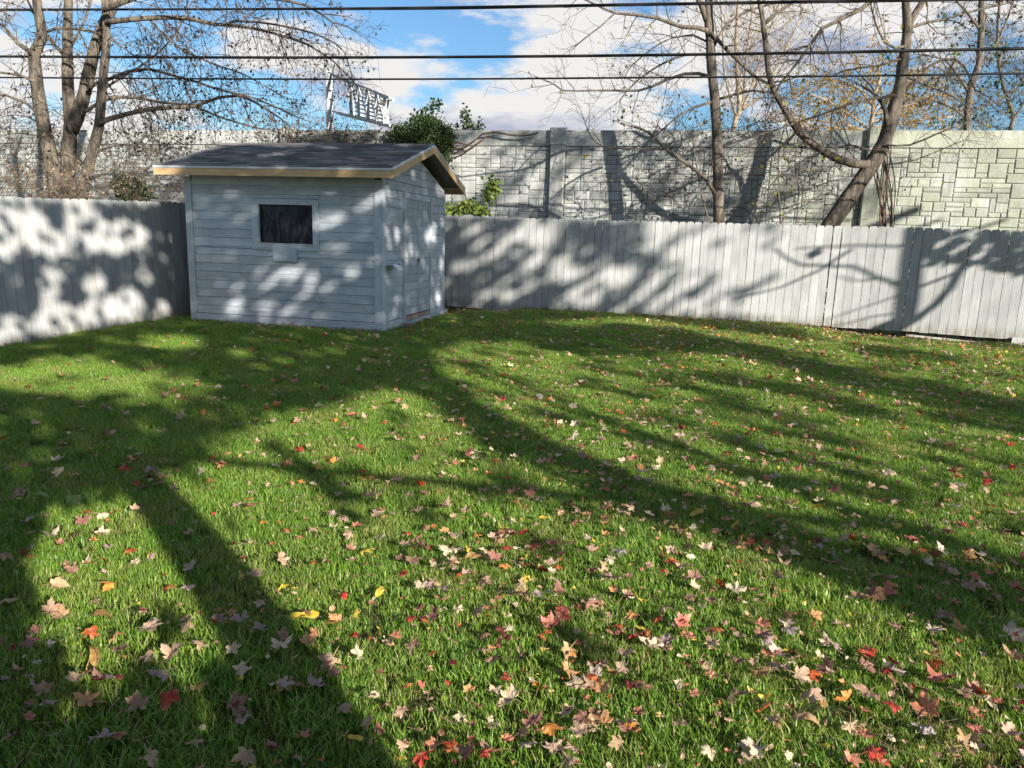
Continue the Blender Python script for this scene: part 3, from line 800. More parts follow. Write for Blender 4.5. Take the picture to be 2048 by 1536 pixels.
TL.limb([(390, 212), (427, 229), (454, 239), (513, 256)], 15.6, (5, 2.5), twigs=1.3, tl=(.4, 1.1), updown=-.2)
TL.limb([(168, 225), (195, 207), (222, 196), (273, 196), (325, 205), (376, 210)], 15.9, (7, 4), twigs=1.3, updown=-.25)
TL.limb([(176, 178), (190, 168), (212, 161), (256, 143), (297, 138), (342, 150), (393, 164), (444, 181), (513, 198), (598, 236)], 15.9, (8, 2.6), twigs=1.7, updown=-.45)
TL.limb([(214, 44), (240, 41), (273, 38), (325, 35), (376, 37), (427, 48), (478, 53), (530, 62), (615, 89), (670, 125)], 15.6, (11, 3), twigs=1.9, tl=(.7, 1.8), updown=-.55)
TL.limb([(448, 50), (470, 42), (513, 44), (581, 55), (649, 75), (690, 105), (704, 150)], 15.5, (5, 2), twigs=1.7, tl=(.5, 1.3), updown=-.5)
TL.limb([(205, 20), (260, 0), (330, -20), (420, -10), (520, -5), (610, 10), (665, 45)], 15.4, (10, 3), twigs=1.6, tl=(.7, 1.6), updown=-.6)
TL.limb([(94, 63), (113, 56), (154, 58), (195, 66), (240, 90), (290, 130)], 15.8, (6, 2.5), twigs=1.4, updown=-.3)
TL.limb([(62, 105), (34, 85), (10, 55), (-40, 20)], 15.9, (9, 4), twigs=1.7, tl=(.6, 1.6), updown=-.2)
TL.limb([(72, 165), (40, 150), (0, 145), (-50, 160)], 15.9, (6, 3), twigs=1.9, tl=(.6, 1.5), updown=-.3)
TL.limb([(82, 230), (50, 205), (10, 190), (-50, 200)], 15.9, (6, 3), twigs=1.7, tl=(.6, 1.3), updown=-.1)
TL.limb([(135, 120), (110, 90), (80, 50), (55, 0), (30, -60)], 16.3, (6, 3), twigs=1.4)
TL.limb([(137, 100), (160, 60), (180, 10), (190, -50)], 16.3, (5, 3), twigs=1.4)
TL.limb([(205, 180), (250, 150), (300, 120), (350, 70), (380, 10)], 16.4, (5, 2.5), twigs=1.5, updown=-.3)
TL.limb([(300, 40), (350, 90), (420, 125), (490, 150), (560, 190)], 15.8, (4.5, 2), twigs=1.5, updown=-.4)
TL.limb([(160, 330), (200, 300), (260, 290), (330, 310), (400, 330)], 15.8, (4.5, 2), twigs=1.5, updown=-.2)
TL.done()

TE = Tree('bare_tree', at(1438, 455, 16.6) - Vector((0, 0, 1.9)), 'slim straight bare tree standing alone left of the leaning tree', 'tree', 8, 'bark_dark', 'twig', 'leaf_yellow', grav=-.03, wig=.42, lsize=.09, ldens=.022)
TE.limb([(1440, 560), (1438, 443), (1436, 359), (1435, 300), (1432, 240), (1429, 192), (1423, 135), (1420, 75), (1417, 30), (1418, 0), (1424, -90)], 16.6, (22, 15), 'trunk', .25, (.5, 1.4), start=.35)
TE.limb([(1414, 42), (1403, 12), (1391, -15), (1375, -70)], 16.6, (12, 8), twigs=.8)
TE.limb([(1416, 62), (1394, 55), (1365, 54), (1341, 46), (1314, 36), (1275, 30), (1230, 26), (1209, 18), (1185, 6), (1160, -5)], 16.5, (9, 2.6), twigs=1.1, tl=(.4, 1.3))
TE.limb([(1230, 26), (1200, 54), (1179, 69), (1156, 88)], 16.5, (3, 2), twigs=.9, tl=(.3, .6))
TE.limb([(1418, 153), (1397, 147), (1368, 148), (1335, 159), (1302, 174), (1278, 181), (1230, 181), (1182, 181), (1125, 181), (1107, 168)], 16.4, (7, 2.2), twigs=1.2, tl=(.4, 1.2), updown=-.1)
TE.limb([(1422, 66), (1448, 93), (1469, 114), (1493, 138), (1514, 156), (1538, 168)], 16.5, (8, 5), twigs=1.1)
TE.limb([(1432, 200), (1469, 189), (1505, 181), (1541, 184)], 16.6, (5, 3), twigs=1.3)
TE.limb([(1424, 100), (1452, 50), (1500, 20), (1560, 5)], 16.6, (6, 3), twigs=1.2)
TE.limb([(1422, 204), (1385, 216), (1350, 237), (1326, 258)], 16.5, (5, 2.5), twigs=1.5, tl=(.4, 1.1), updown=-.1)
TE.limb([(1416, 110), (1370, 110), (1320, 130), (1270, 165), (1240, 200)], 16.7, (4.5, 2), twigs=1.4, tl=(.4, 1.2), updown=-.1)
TE.limb([(1418, 85), (1385, 70), (1345, 75), (1300, 100), (1270, 125)], 16.7, (4, 2), twigs=1.4, tl=(.4, 1.1), updown=-.1)
TE.limb([(1430, 388), (1415, 362), (1380, 332), (1350, 312), (1329, 297), (1308, 273), (1294, 263)], 16.3, (8, 4), twigs=.9, tl=(.4, 1.1))
TE.limb([(1329, 299), (1295, 298), (1260, 297), (1206, 294), (1185, 279), (1176, 261)], 16.3, (4, 2.2), twigs=1.1, tl=(.4, 1.1), updown=-.2)
TE.limb([(1420, 450), (1403, 389), (1393, 330), (1385, 280)], 16.4, (3, 2), twigs=.8, tl=(.4, .9))
TE.done()

TF = Tree('leaning_tree', at(1655, 460, 15.8) - Vector((.2, 0, 1.8)), 'big leaning tree with a low sweeping limb behind the back fence', 'tree', 15, 'bark', 'twig', 'leaf_yellow', grav=-.05, wig=.45, lsize=.09, ldens=.03)
TF.limb([(1610, 520), (1655, 458), (1692, 404), (1727, 353), (1751, 317), (1769, 284), (1778, 254), (1787, 222), (1796, 192), (1802, 162), (1805, 132), (1811, 99), (1814, 66), (1814, 36), (1811, 0), (1805, -80)], 15.8, (35, 12), 'trunk', .25, (.5, 1.4), start=.4)
TF.limb([(1816, 62), (1820, 45), (1832, 24), (1847, 0), (1870, -60)], 15.8, (15, 10), twigs=.8)
TF.limb([(1738, 328), (1710, 328), (1680, 320), (1650, 305), (1620, 284), (1599, 266), (1581, 240), (1572, 222), (1557, 198), (1542, 168), (1536, 138), (1533, 105), (1528, 66), (1524, 30), (1518, 0), (1512, -80)], 15.7, (16, 7), 'branch', .7, (.5, 1.3), start=.12, sides=10)
TF.limb([(1529, 48), (1551, 27), (1584, 6), (1610, -20)], 15.7, (7, 5), twigs=.9)
TF.limb([(1801, 118), (1754, 132), (1692, 140), (1640, 165), (1600, 190)], 15.7, (4, 2), twigs=1.3)
TF.limb([(1790, 190), (1763, 196), (1745, 196), (1692, 210), (1638, 231), (1599, 243), (1560, 257), (1500, 275)], 15.6, (6, 2.5), twigs=1.5, updown=-.1)
TF.limb([(1802, 189), (1823, 171), (1847, 147), (1859, 132), (1883, 120), (1910, 118), (1928, 132), (1940, 156), (1950, 180)], 15.8, (7, 3), twigs=1.2)
TF.limb([(1818, 58), (1826, 54), (1853, 45), (1889, 39), (1925, 27), (1964, 18), (2020, 5)], 15.8, (6, 3), twigs=1.5, tl=(.5, 1.3), updown=-.1)
TF.limb([(1774, 252), (1771, 222), (1763, 204), (1752, 190)], 15.7, (10, 6), twigs=.4)
TF.limb([(1770, -20), (1722, 18), (1680, 39), (1644, 57), (1620, 90), (1599, 120), (1560, 168)], 15.5, (9, 4), twigs=2.6, tl=(.4, 1.2), updown=-.3)
TF.limb([(1812, 92), (1790, 96), (1769, 85), (1752, 50), (1740, 0)], 15.7, (5, 3), twigs=1.3)
TF.limb([(1806, 150), (1850, 170), (1900, 190), (1960, 230)], 15.9, (4.5, 2), twigs=1.4, updown=-.1)
TF.limb([(1772, 290), (1820, 290), (1880, 265), (1950, 240)], 15.6, (4, 2), twigs=.9)
TF.limb([(1770, 330), (1830, 320), (1880, 300), (1930, 280)], 15.6, (3, 1.8), twigs=.8, tl=(.3, .9))
TF.limb([(1740, 300), (1700, 290), (1640, 305), (1590, 330), (1550, 360)], 15.6, (4, 2), twigs=1.2, updown=-.15)
TF.limb([(1690, 400), (1660, 385), (1620, 400), (1560, 420)], 15.6, (3, 2), twigs=1.1, tl=(.3, .9))
for a in ([(1574, 240), (1560, 290), (1556, 350), (1560, 430)], [(1600, 262), (1590, 320), (1598, 380), (1592, 440)]): TF.limb(a, 15.6, (3, 2), twigs=.8, tl=(.3, .8))
TF.done()

TG = Tree('ivy_covered_tree', at(1931, 290, 24) - Vector((0, 0, 4.4)), 'dark ivy covered tree rising behind the barrier at the right', 'tree', 23, 'bark_dark', 'twig', 'leaf_green', grav=-.04, wig=.45, lsize=.12, ldens=.33)
TG.limb([(1931, 420), (1933, 263), (1937, 210), (1943, 168), (1958, 129), (1961, 90), (1963, 45), (1963, 0), (1968, -70)], 24, (14, 10), 'trunk', 1.1, (.5, 1.2))
TG.limb([(1940, 190), (1915, 150), (1890, 120), (1850, 110)], 24, (5, 3), twigs=1.3, tl=(.6, 1.5))
TG.limb([(1955, 135), (1985, 100), (2010, 50), (2030, -10)], 24, (5, 3), twigs=1.3, tl=(.6, 1.5))
TG.limb([(1935, 235), (1960, 215), (1990, 205), (2010, 190)], 24, (5, 3), twigs=1.0, tl=(.6, 1.4))
TG.limb([(1960, 60), (1930, 20), (1890, -20)], 24, (5, 3), twigs=1.2, tl=(.6, 1.6))
TG.limb([(1936, 240), (1905, 215), (1880, 205)], 24, (5, 3), twigs=1.0, tl=(.5, 1.2))
TG.done('ivy')
TG2 = Tree('bare_tree', at(2025, 290, 26) - Vector((0, 0, 4.6)), 'thin bare tree behind the barrier at the far right edge', 'tree', 24, 'bark_dark', 'twig', 'leaf_brown', grav=-.04, wig=.45, lsize=.12, ldens=.1)
TG2.limb([(2022, 420), (2021, 260), (2027, 235), (2018, 205), (2009, 180), (2000, 140), (1995, 80), (2000, 0)], 26, (8, 5), 'trunk', 2.0, (.8, 2.0))
TG2.limb([(2021, 250), (2045, 210), (2080, 160)], 26, (5, 3), twigs=1.8, tl=(.8, 2))
TG2.limb([(2015, 200), (2050, 150), (2070, 60)], 26, (4, 2), twigs=1.8, tl=(.8, 2))
TG2.done()
TH = Tree('bare_tree', at(1470, 290, 23) - Vector((0, 0, 4.3)), 'pale brush like bare tree just behind the barrier, beside the slim tree', 'tree', 31, 'twig_pale', 'twig_pale', 'leaf_brown', grav=.10, wig=.25, lsize=.1, ldens=.05)
TH.limb([(1464, 420), (1466, 261), (1478, 222), (1475, 150), (1472, 90), (1476, 20), (1480, -60)], 23, (11, 5), 'trunk', 1.0, (.8, 2.0))
for q in ([(1474, 240), (1486, 200), (1492, 120), (1505, 20), (1512, -50)], [(1470, 250), (1500, 180), (1530, 90), (1560, 0)], [(1472, 230), (1450, 150), (1445, 60), (1440, -30)], [(1478, 222), (1520, 190), (1560, 120), (1600, 40)]): TH.limb(q, 23, (5, 2.5), twigs=1.5, tl=(.8, 2.0), updown=.6)
TH.done()
# autumn tree farther off
TO = Tree('autumn_tree', at(1760, 290, 34) - Vector((0, 0, 5.6)), 'rounded tree with orange and yellow leaves far behind the barrier', 'tree', 37, 'twig_pale', 'twig_pale', 'leaf_orange', grav=.02, wig=.35, lsize=.12, ldens=.8)
TO.limb([(1740, 420), (1742, 270), (1745, 230), (1750, 190), (1760, 160)], 34, (10, 5), 'trunk', 1.2, (.8, 2.2), start=.3)
for q in ([(1742, 262), (1700, 230), (1650, 200), (1610, 185)], [(1742, 265), (1690, 250), (1630, 240), (1590, 230)], [(1745, 240), (1780, 190), (1800, 160), (1810, 145)], [(1745, 245), (1800, 220), (1850, 195), (1875, 190)], [(1745, 255), (1810, 245), (1870, 235), (1900, 235)], [(1748, 215), (1720, 180), (1690, 165), (1665, 160)], [(1745, 230), (1830, 205), (1860, 170)], [(1700, 262), (1660, 255), (1610, 258)]):
    TO.limb(q, 34, (5, 2.5), twigs=1.3, tl=(.8, 1.9), updown=.35, dy=R.uniform(-1.5, 1.5))
TO.done()

# ------------------------------------------------------------------ climbers, bushes and weeds round the barrier
def bush(name, label, cat, blobs, Y, n, lsize, leafm, seed, stems=14, stem_mat='twig', base=None, lname='leaves', thick=.5, flat=1):
    r = random.Random(seed)
    B = base or at(blobs[0][0], 440, Y); B = Vector((B.x, B.y, -.05))
    root = empty(name, B, 0, label=label, category=cat); lf = MB(); tw = MB(); cs = []
    for k in range(n):
        bx, by, rx, ry = r.choices(blobs, [q[2]*q[3] for q in blobs])[0]
        while True:
            u, v, w_ = r.uniform(-1, 1), r.uniform(-1, 1), r.uniform(-1, 1)
            l = math.sqrt(u*u+v*v+w_*w_)
            if l < 1: break
        if l < .55 and r.random() < .5: continue
        p = at(bx+u*rx, by+v*ry, Y+w_*thick*flat) - B
        if k % 60 == 0: cs.append(p)
        for _ in range(2):
            q = p+Vector((r.gauss(0, .05), r.gauss(0, .05), r.gauss(0, .05))); sz = lsize*r.uniform(.6, 1.3)
            a = Vector((r.gauss(0, 1), r.gauss(-.3, 1), r.gauss(-.5, .7))).normalized(); b_ = a.cross(Vector((r.gauss(0, 1), r.gauss(0, 1), r.gauss(0, 1)))).normalized(); nn = a.cross(b_)*sz*.12
            i = len(lf.v); lf.v += [tuple(x) for x in (q, q+a*sz*.45+b_*sz*.38+nn, q+a*sz, q+a*sz*.45-b_*sz*.38+nn)]; lf.f += [(i, i+1, i+2), (i, i+2, i+3)]
    for c in cs[:stems*3]:
        g = Vector((c.x*.3+r.gauss(0, .1), c.y*.3, 0)); pts = [g+(c-g)*u+Vector((r.gauss(0, .04), r.gauss(0, .04), 0)) for u in (0, .3, .6, .85, 1)]
        tw.tube(pts, [.014, .011, .008, .006, .004], 4, False)
    tw.build('stems', M[stem_mat], root, False, kind='stuff')
    lf.build(lname, M[leafm], root, False, kind='stuff')
    return root
def wallY(px): 
    r = ray(px, 262); return 19.5/(1+.213*r.x)
bush('ivy_bush', 'dark green ivy clump spilling over the top of the barrier', 'bush', [(862, 268, 42, 34), (825, 268, 50, 22), (880, 300, 28, 36), (848, 245, 26, 16), (895, 275, 18, 22)], wallY(860)-.15, 6500, .058, 'leaf_green', 41, 10, thick=.4)
bush('sapling', 'leafy green sapling top poking above the barrier right of the ivy', 'sapling', [(930, 240, 12, 18), (933, 222, 8, 14), (955, 250, 14, 12), (945, 258, 22, 8), (920, 255, 14, 10)], wallY(930)+.4, 150, .10, 'leaf_green', 43, 6, thick=.3)
bush('sapling', 'feathery green shoot rising above the dark ivy clump', 'sapling', [(865, 215, 16, 12), (872, 205, 12, 8), (845, 225, 14, 8), (825, 232, 8, 8)], wallY(860)-.1, 95, .10, 'leaf_green', 44, 5, thick=.25)
bush('young_plant', 'pale green leafy plant above the fence just right of the shed roof', 'plant', [(985, 372, 14, 16), (980, 392, 14, 10), (992, 360, 6, 10), (972, 385, 10, 8)], 16.6, 90, .11, 'leaf_young', 45, 6, thick=.2)
bush('young_plant', 'low yellow green plant peeping over the fence beside the shed', 'plant', [(940, 412, 18, 16), (915, 420, 20, 9), (960, 422, 20, 8), (895, 415, 10, 14)], 16.2, 190, .11, 'leaf_young', 46, 8, thick=.3)
bush('evergreen_shrub', 'dark green shrub above the left fence near the shed', 'shrub', [(262, 378, 30, 22), (285, 388, 26, 14), (240, 360, 16, 14)], 16.6, 700, .085, 'leaf_green', 47, 8, thick=.4)

def weeds(name, label, cat, xs, ys, Y, n, L, twigm, leafm, seed, ldens, lsize, up=1.0, rad=.006, thick=.6):
    r = random.Random(seed); B = at(sum(xs)/2, 430, Y); B.z = -.05
    T = Tree(name, B, label, cat, seed, twigm, twigm, leafm, grav=-.22, wig=.55, lsize=lsize, ldens=ldens)
    for k in range(n):
        p = at(r.uniform(*xs), r.uniform(*ys), Y+r.uniform(-thick, thick)) - B
        dd = Vector((r.gauss(0, .8), r.gauss(0, .3), r.uniform(.1, 1)*up))
        T.grow(p, dd, L*r.uniform(.5, 1.2), rad*r.uniform(.6, 1.1), 1)
    T.done(); return T
weeds('dry_weeds', 'tangle of tan dry weeds along the top of the left fence', 'weeds', (-30, 215), (370, 420), 15.2, 95, .9, 'twig', 'leaf_dry', 51, .22, .06)
weeds('brush', 'grey brown brush between the bare tree and the shed', 'brush', (200, 385), (290, 410), 16.4, 130, 1.1, 'twig', 'leaf_brown', 52, .2, .07)
weeds('brush', 'thin brush in front of the barrier at the left edge', 'brush', (-30, 110), (250, 380), 17.0, 90, 1.2, 'twig', 'leaf_brown', 58, .2, .07)
weeds('climbing_vine', 'brown bare vine matted along the barrier top above the shed roof', 'vine', (540, 830), (250, 300), wallY(690)-.2, 150, .8, 'vine', 'leaf_brown', 53, .35, .07, up=.3, thick=.25)
weeds('climbing_vine', 'small leafy vine trailing on the barrier between ivy and bare tree crown', 'vine', (600, 800), (275, 290), wallY(700)-.25, 30, .6, 'vine', 'leaf_green', 54, .6, .08, up=.3, thick=.15)
weeds('brush', 'dark thorny brush hanging in front of the barrier near the slim tree', 'brush', (1270, 1400), (330, 430), 17.2, 42, .9, 'twig', 'leaf_brown', 55, .12, .08, up=.6)
weeds('brush', 'matted brush between the slim tree and the leaning tree', 'brush', (1450, 1660), (270, 430), 17.4, 75, 1.0, 'twig', 'leaf_brown', 56, .10, .08, up=.6)
weeds('climbing_vine', 'dense dark vines on the barrier top behind the slim tree', 'vine', (1300, 1560), (255, 275), wallY(1430)-.1, 60, .9, 'twig', 'leaf_brown', 57, .25, .09, up=1)
# hanging vines beside the leaning trunk
vn = empty('hanging_vines', at(1775, 470, 15.9), 0, label='reddish brown vines hanging down beside the leaning trunk', category='vine'); vo = vn.location.copy()
r = random.Random(61)
for k in range(13):
    x0 = 1765+r.uniform(-10, 28); pts = []
    for i in range(9):
        u = i/8; pts.append(at(x0 + 7*math.sin(u*5+k) - (10*(1-u)), 292+u*(185), 15.75+.06*math.sin(k+u*6)) - vo)
    MB().tube(pts, [.012]*9, 5, False).build('vine', M['vine'], vn, True)
# two thin bare stalks above the barrier, and the arching vine near the ivy
v2 = empty('climbing_vine', at(930, 300, wallY(930)-.2), 0, label='single arching brown vine on the barrier right of the ivy clump', category='vine'); vo = v2.location.copy()
for q in ([(900, 300), (925, 295), (950, 280), (965, 268), (990, 264), (1020, 270), (1060, 270), (1075, 265)], [(905, 310), (935, 300), (960, 283), (975, 272)], [(895, 290), (915, 285), (945, 292), (958, 285)]):
    P = [at(a, c, wallY(a)-.22)-vo for a, c in q]; pts, rr_ = smooth(P, [.022]*len(P), .2); MB().tube(pts, rr_, 5, False).build('stem', M['vine'], v2, True)

# unseen leaf cards added behind the fences to keep the board gaps dark
r = random.Random(88); lf = MB()
for side_, plan_, nn_ in ((0, BACK, 17000), (1, LEFT, 6000)):
    for k in range(nn_):
        i = r.choices(range(len(plan_)-1), [math.dist(plan_[q], plan_[q+1]) for q in range(len(plan_)-1)])[0]; u = r.random()
        a, c = plan_[i], plan_[i+1]; x, y = a[0]+(c[0]-a[0])*u, a[1]+(c[1]-a[1])*u; o1 = r.uniform(.2, .75)
        x, y = (x+o1*.28, y+o1) if side_ == 0 else (x-o1, y+o1*.2)
        z = r.uniform(0, 1)**.8*1.75; sz = .13*r.uniform(.5, 1.2)
        A = Vector((r.gauss(0, 1), r.gauss(0, 1), r.gauss(0, 1))).normalized(); C = A.cross(Vector((r.gauss(0, 1), r.gauss(0, 1), r.gauss(0, 1)))).normalized(); q = Vector((x, y, z))
        i = len(lf.v); lf.v += [tuple(w_) for w_ in (q, q+A*sz*.5+C*sz*.4, q+A*sz, q+A*sz*.5-C*sz*.4)]; lf.f += [(i, i+1, i+2, i+3)]
lf.build('gap_darkening_leaves', M['leaf_brown'], None, False, kind='stuff', label='dark undergrowth on the far side of the board fences')

# ------------------------------------------------------------------ overhead cables
def wire(pts, wpx, label, sway=0):
    P = []
    for px, py in pts:
        r = ray(px, py); Y = 14.2/(1+.21*r.x)-.3; P.append(Vector((r.x*Y, Y, EYE+r.z*Y)))
    a, b_ = P[0], P[1]; P = [a+(a-b_)*2.2] + P
    a, b_ = P[-1], P[-2]; P = P + [a+(a-b_)*2.2]
    pts3, rr_ = smooth(P, [wpx/2*14/FPX]*len(P), .5)
    o = MB().tube(pts3, rr_, 8).build('overhead_cable', M['wire'], None, True, label=label, category='cable', group='overhead cables')
wire([(0, 155), (500, 158), (900, 158), (1320, 155), (1700, 152), (2048, 147)], 3.5, 'lowest of the overhead cables, crossing in front of the trees')
wire([(0, 113), (500, 115), (900, 114), (1320, 110), (1700, 104), (2048, 97)], 5.2, 'middle overhead cable, the thickest single line')
wire([(0, 19), (500, 18), (860, 15), (1300, 8), (1700, 1), (2048, -4)], 4.2, 'upper cable of the close pair at the top')
wire([(0, 21), (400, 19), (860, 18), (1200, 12), (1700, 4), (2048, -1)], 3.0, 'lower, thinner cable of the close pair at the top')

# ------------------------------------------------------------------ white road sign gantry behind the barrier
GY = 46.0
gp = empty('sign_gantry', Vector((at(658, 262, GY).x, GY, -.1)), 0, label='white steel road sign gantry seen from behind above the barrier', category='gantry'); go = gp.location.copy()
def GP(px, py, dy=0): return at(px, py, GY+dy) - go
def gbar(a, b_, w_, name, mat='sign_white'): MB().bar(a, b_, w_).build(name, M[mat], gp)
pt_ = GP(658, 140)
MB().tube([Vector((pt_.x, 0, 0)), Vector((pt_.x, 0, pt_.z))], [.26, .22], 14).build('post', M['sign_white'], gp, True)
dyR = -9.0
A0, A1 = GP(661, 147), GP(780, 196, dyR); B0, B1 = GP(668, 223), GP(780, 251, dyR)
gbar(A0, A1, .13, 'top_chord'); gbar(B0, B1, .10, 'bottom_chord')
bk = Vector((.05, .6, 0)); gbar(A0+bk, A1+bk, .14, 'top_chord'); gbar(B0+bk, B1+bk, .12, 'bottom_chord')
for k, u in enumerate((.36, .50, .66, .80, .93)):
    a, c = A0.lerp(A1, u), B0.lerp(B1, u); gbar(a, c, .16 if k % 2 == 0 else .12, 'upright'); gbar(a+bk, c+bk, .1, 'upright'); gbar(a, a+bk, .08, 'brace')
    if k < 4:
        u2 = (.50, .66, .80, .93)[k]; gbar(a+Vector((.02, .1, 0)), B0.lerp(B1, u2)+Vector((.02, .1, 0)), .05, 'diagonal', 'metal')
sg = MB()
for k in range(8):
    v = (k+.5)/8
    for u0, u1_ in ((.40, .93),):
        a = A0.lerp(A1, u0).lerp(B0.lerp(B1, u0), v)+bk*.6; c = A0.lerp(A1, u1_).lerp(B0.lerp(B1, u1_), v)+bk*.6
        MB().bar(a, c, .07).build('louvre', M['metal'], gp)

# ------------------------------------------------------------------ stones and a clump at the fence gap beside the shed
for k, (px, py, s_) in enumerate(((975, 625, .13), (950, 622, .08), (1000, 628, .05))):
    p = on_back(px, py, .12); r = random.Random(70+k); bm = bmesh.new(); bmesh.ops.create_icosphere(bm, subdivisions=2, radius=1)
    for v in bm.verts: v.co *= 1+r.uniform(-.14, .14); v.co = Vector((v.co.x*s_*1.4, v.co.y*s_, v.co.z*s_*.45))
    me = bpy.data.meshes.new('stone'); bm.to_mesh(me); bm.free(); me.materials.append(M['rock']); me.polygons.foreach_set('use_smooth', [True]*len(me.polygons))
    o = bpy.data.objects.new('field_stone', me); col.objects.link(o); o.location = (p.x, p.y, gz(p.x, p.y)+.02)
    o['category'] = 'stone'; o['label'] = ['largest flat tan stone in the dark gap under the fence near the shed', 'middle sized stone closest to the shed under the fence', 'smallest stone next to the foot board at the fence'][k]

# ------------------------------------------------------------------ trees behind the camera that throw the shade
for j in range(0, 16):
    y0, y1 = 1.2+j, 2.2+j
    recv.quad((xl(y0), y0, gz(0, y0)), (12, y0, gz(0, y0)), (12, y1, gz(0, y1)), (xl(y1), y1, gz(0, y1)))
bvh = BVHTree.FromPolygons([Vector(v) for v in recv.v], recv.f)
def Zs(sx, sy, ox, oy): return lambda x, y: (ox+x/sx, oy+y/sy)
def inpoly(x, y, P):
    c = False; n = len(P); j = n-1
    for i in range(n):
        xi, yi = P[i]; xj, yj = P[j]
        if (yi > y) != (yj > y) and x < (xj-xi)*(y-yi)/(yj-yi)+xi: c = not c
        j = i
    return c
LIGHT = [  # sunlit openings on the lawn
    [(0, 742), (85, 725), (171, 719), (222, 736), (256, 750), (325, 748), (372, 768), (372, 794), (325, 811), (290, 804), (239, 792), (102, 792), (0, 780)],
    [(290, 675), (370, 672), (380, 690), (340, 706), (290, 695)],
    [(342, 951), (386, 938), (444, 912), (505, 870), (555, 830), (690, 812), (750, 780), (800, 792), (865, 845), (930, 905), (1010, 935), (1100, 975), (1200, 1030), (1300, 1062), (1420, 1090), (1500, 1130), (1700, 1225), (1850, 1275), (2300, 1300), (2300, 1900), (760, 1900), (690, 1536), (620, 1440), (555, 1320), (500, 1225), (440, 1110), (395, 1020)],
    [(165, 1010), (205, 980), (245, 985), (300, 1050), (355, 1120), (435, 1215), (540, 1300), (440, 1308), (320, 1322), (200, 1340), (130, 1280), (106, 1180), (102, 1080)],
    [(880, 700), (1010, 684), (1120, 715), (1350, 706), (1500, 730), (1620, 772), (1760, 808), (2048, 872), (2400, 960), (2400, 1300), (2048, 1190), (1850, 1105), (1700, 1062), (1560, 1052), (1430, 998), (1290, 958), (1180, 918), (1110, 898), (1040, 862), (975, 832), (910, 800), (868, 755)],
    [(940, 650), (1100, 655), (1250, 652), (1400, 668), (1500, 690), (1600, 712), (1750, 755), (2048, 805), (2400, 870), (2400, 720), (2048, 690), (1700, 656), (1400, 640), (1250, 640)],
]
SHADEB = [  # (polyline, half width px) bars of shade inside the sunlit parts
    ([(1050, 694), (1180, 706), (1300, 712)], 6, .8), ([(1000, 655), (1200, 660), (1330, 668)], 9, .8), ([(1380, 752), (1500, 775), (1600, 795), (1740, 835)], 12, .85),
    ([(1632, 965), (1720, 985), (1810, 1020)], 11, .8), ([(919, 985), (1010, 968)], 20, .85), ([(590, 935), (640, 955), (655, 980)], 26, .8), ([(1340, 640), (1500, 655), (1600, 668)], 11, .9),
    ([(1250, 830), (1400, 865)], 8, .5), ([(1420, 800), (1560, 850), (1700, 900)], 9, .5), ([(1150, 770), (1300, 800)], 7, .5), ([(1850, 1000), (2048, 1060)], 10, .5), ([(1700, 700), (1900, 725)], 9, .6),
    ([(780, 830), (800, 900), (790, 990)], 14, .35), ([(1500, 900), (1700, 960), (1900, 1040)], 8, .35), ([(1820,830),(2048,870)],10,.6)]
FZ = lambda x, y: (300+x/3.103, 270+y/3.103)
SPOTS = [FZ(x, y)+(a/3.103, b_/3.103) for x, y, a, b_ in ((850, 880, 80, 60), (1000, 900, 45, 70), (685, 850, 30, 55), (490, 1080, 80, 65), (700, 1070, 40, 55), (1120, 960, 70, 50), (1130, 510, 90, 45), (510, 360, 50, 22), (1240, 870, 32, 60), (930, 770, 60, 25), (1330, 420, 60, 30), (1120, 700, 100, 20), (560, 960, 40, 50), (990, 1010, 60, 30), (750, 1140, 70, 30), (1180, 830, 40, 40),
          (1440, 380, 40, 70), (1740, 620, 45, 60), (1680, 220, 60, 40), (1530, 600, 60, 35), (1590, 740, 26, 60), (1790, 1000, 30, 50), (1810, 800, 15, 80), (1470, 560, 30, 60), (1790, 330, 25, 40), (1500, 360, 20, 30), (730, 150, 80, 20), (480, 90, 90, 15), (1640, 85, 60, 10), (1100, 120, 40, 8), (900, 215, 600, 10))]
def noise2(x, y, s):
    from mathutils import noise as mn
    return mn.noise(Vector((x/s, y/s, 3.3)))
def seg_d(x, y, P):
    best = 1e9
    for (x0, y0), (x1, y1) in zip(P, P[1:]):
        dx, dy = x1-x0, y1-y0; u = max(0, min(1, ((x-x0)*dx+(y-y0)*dy)/(dx*dx+dy*dy))); best = min(best, math.hypot(x-x0-dx*u, y-y0-dy*u))
    return best
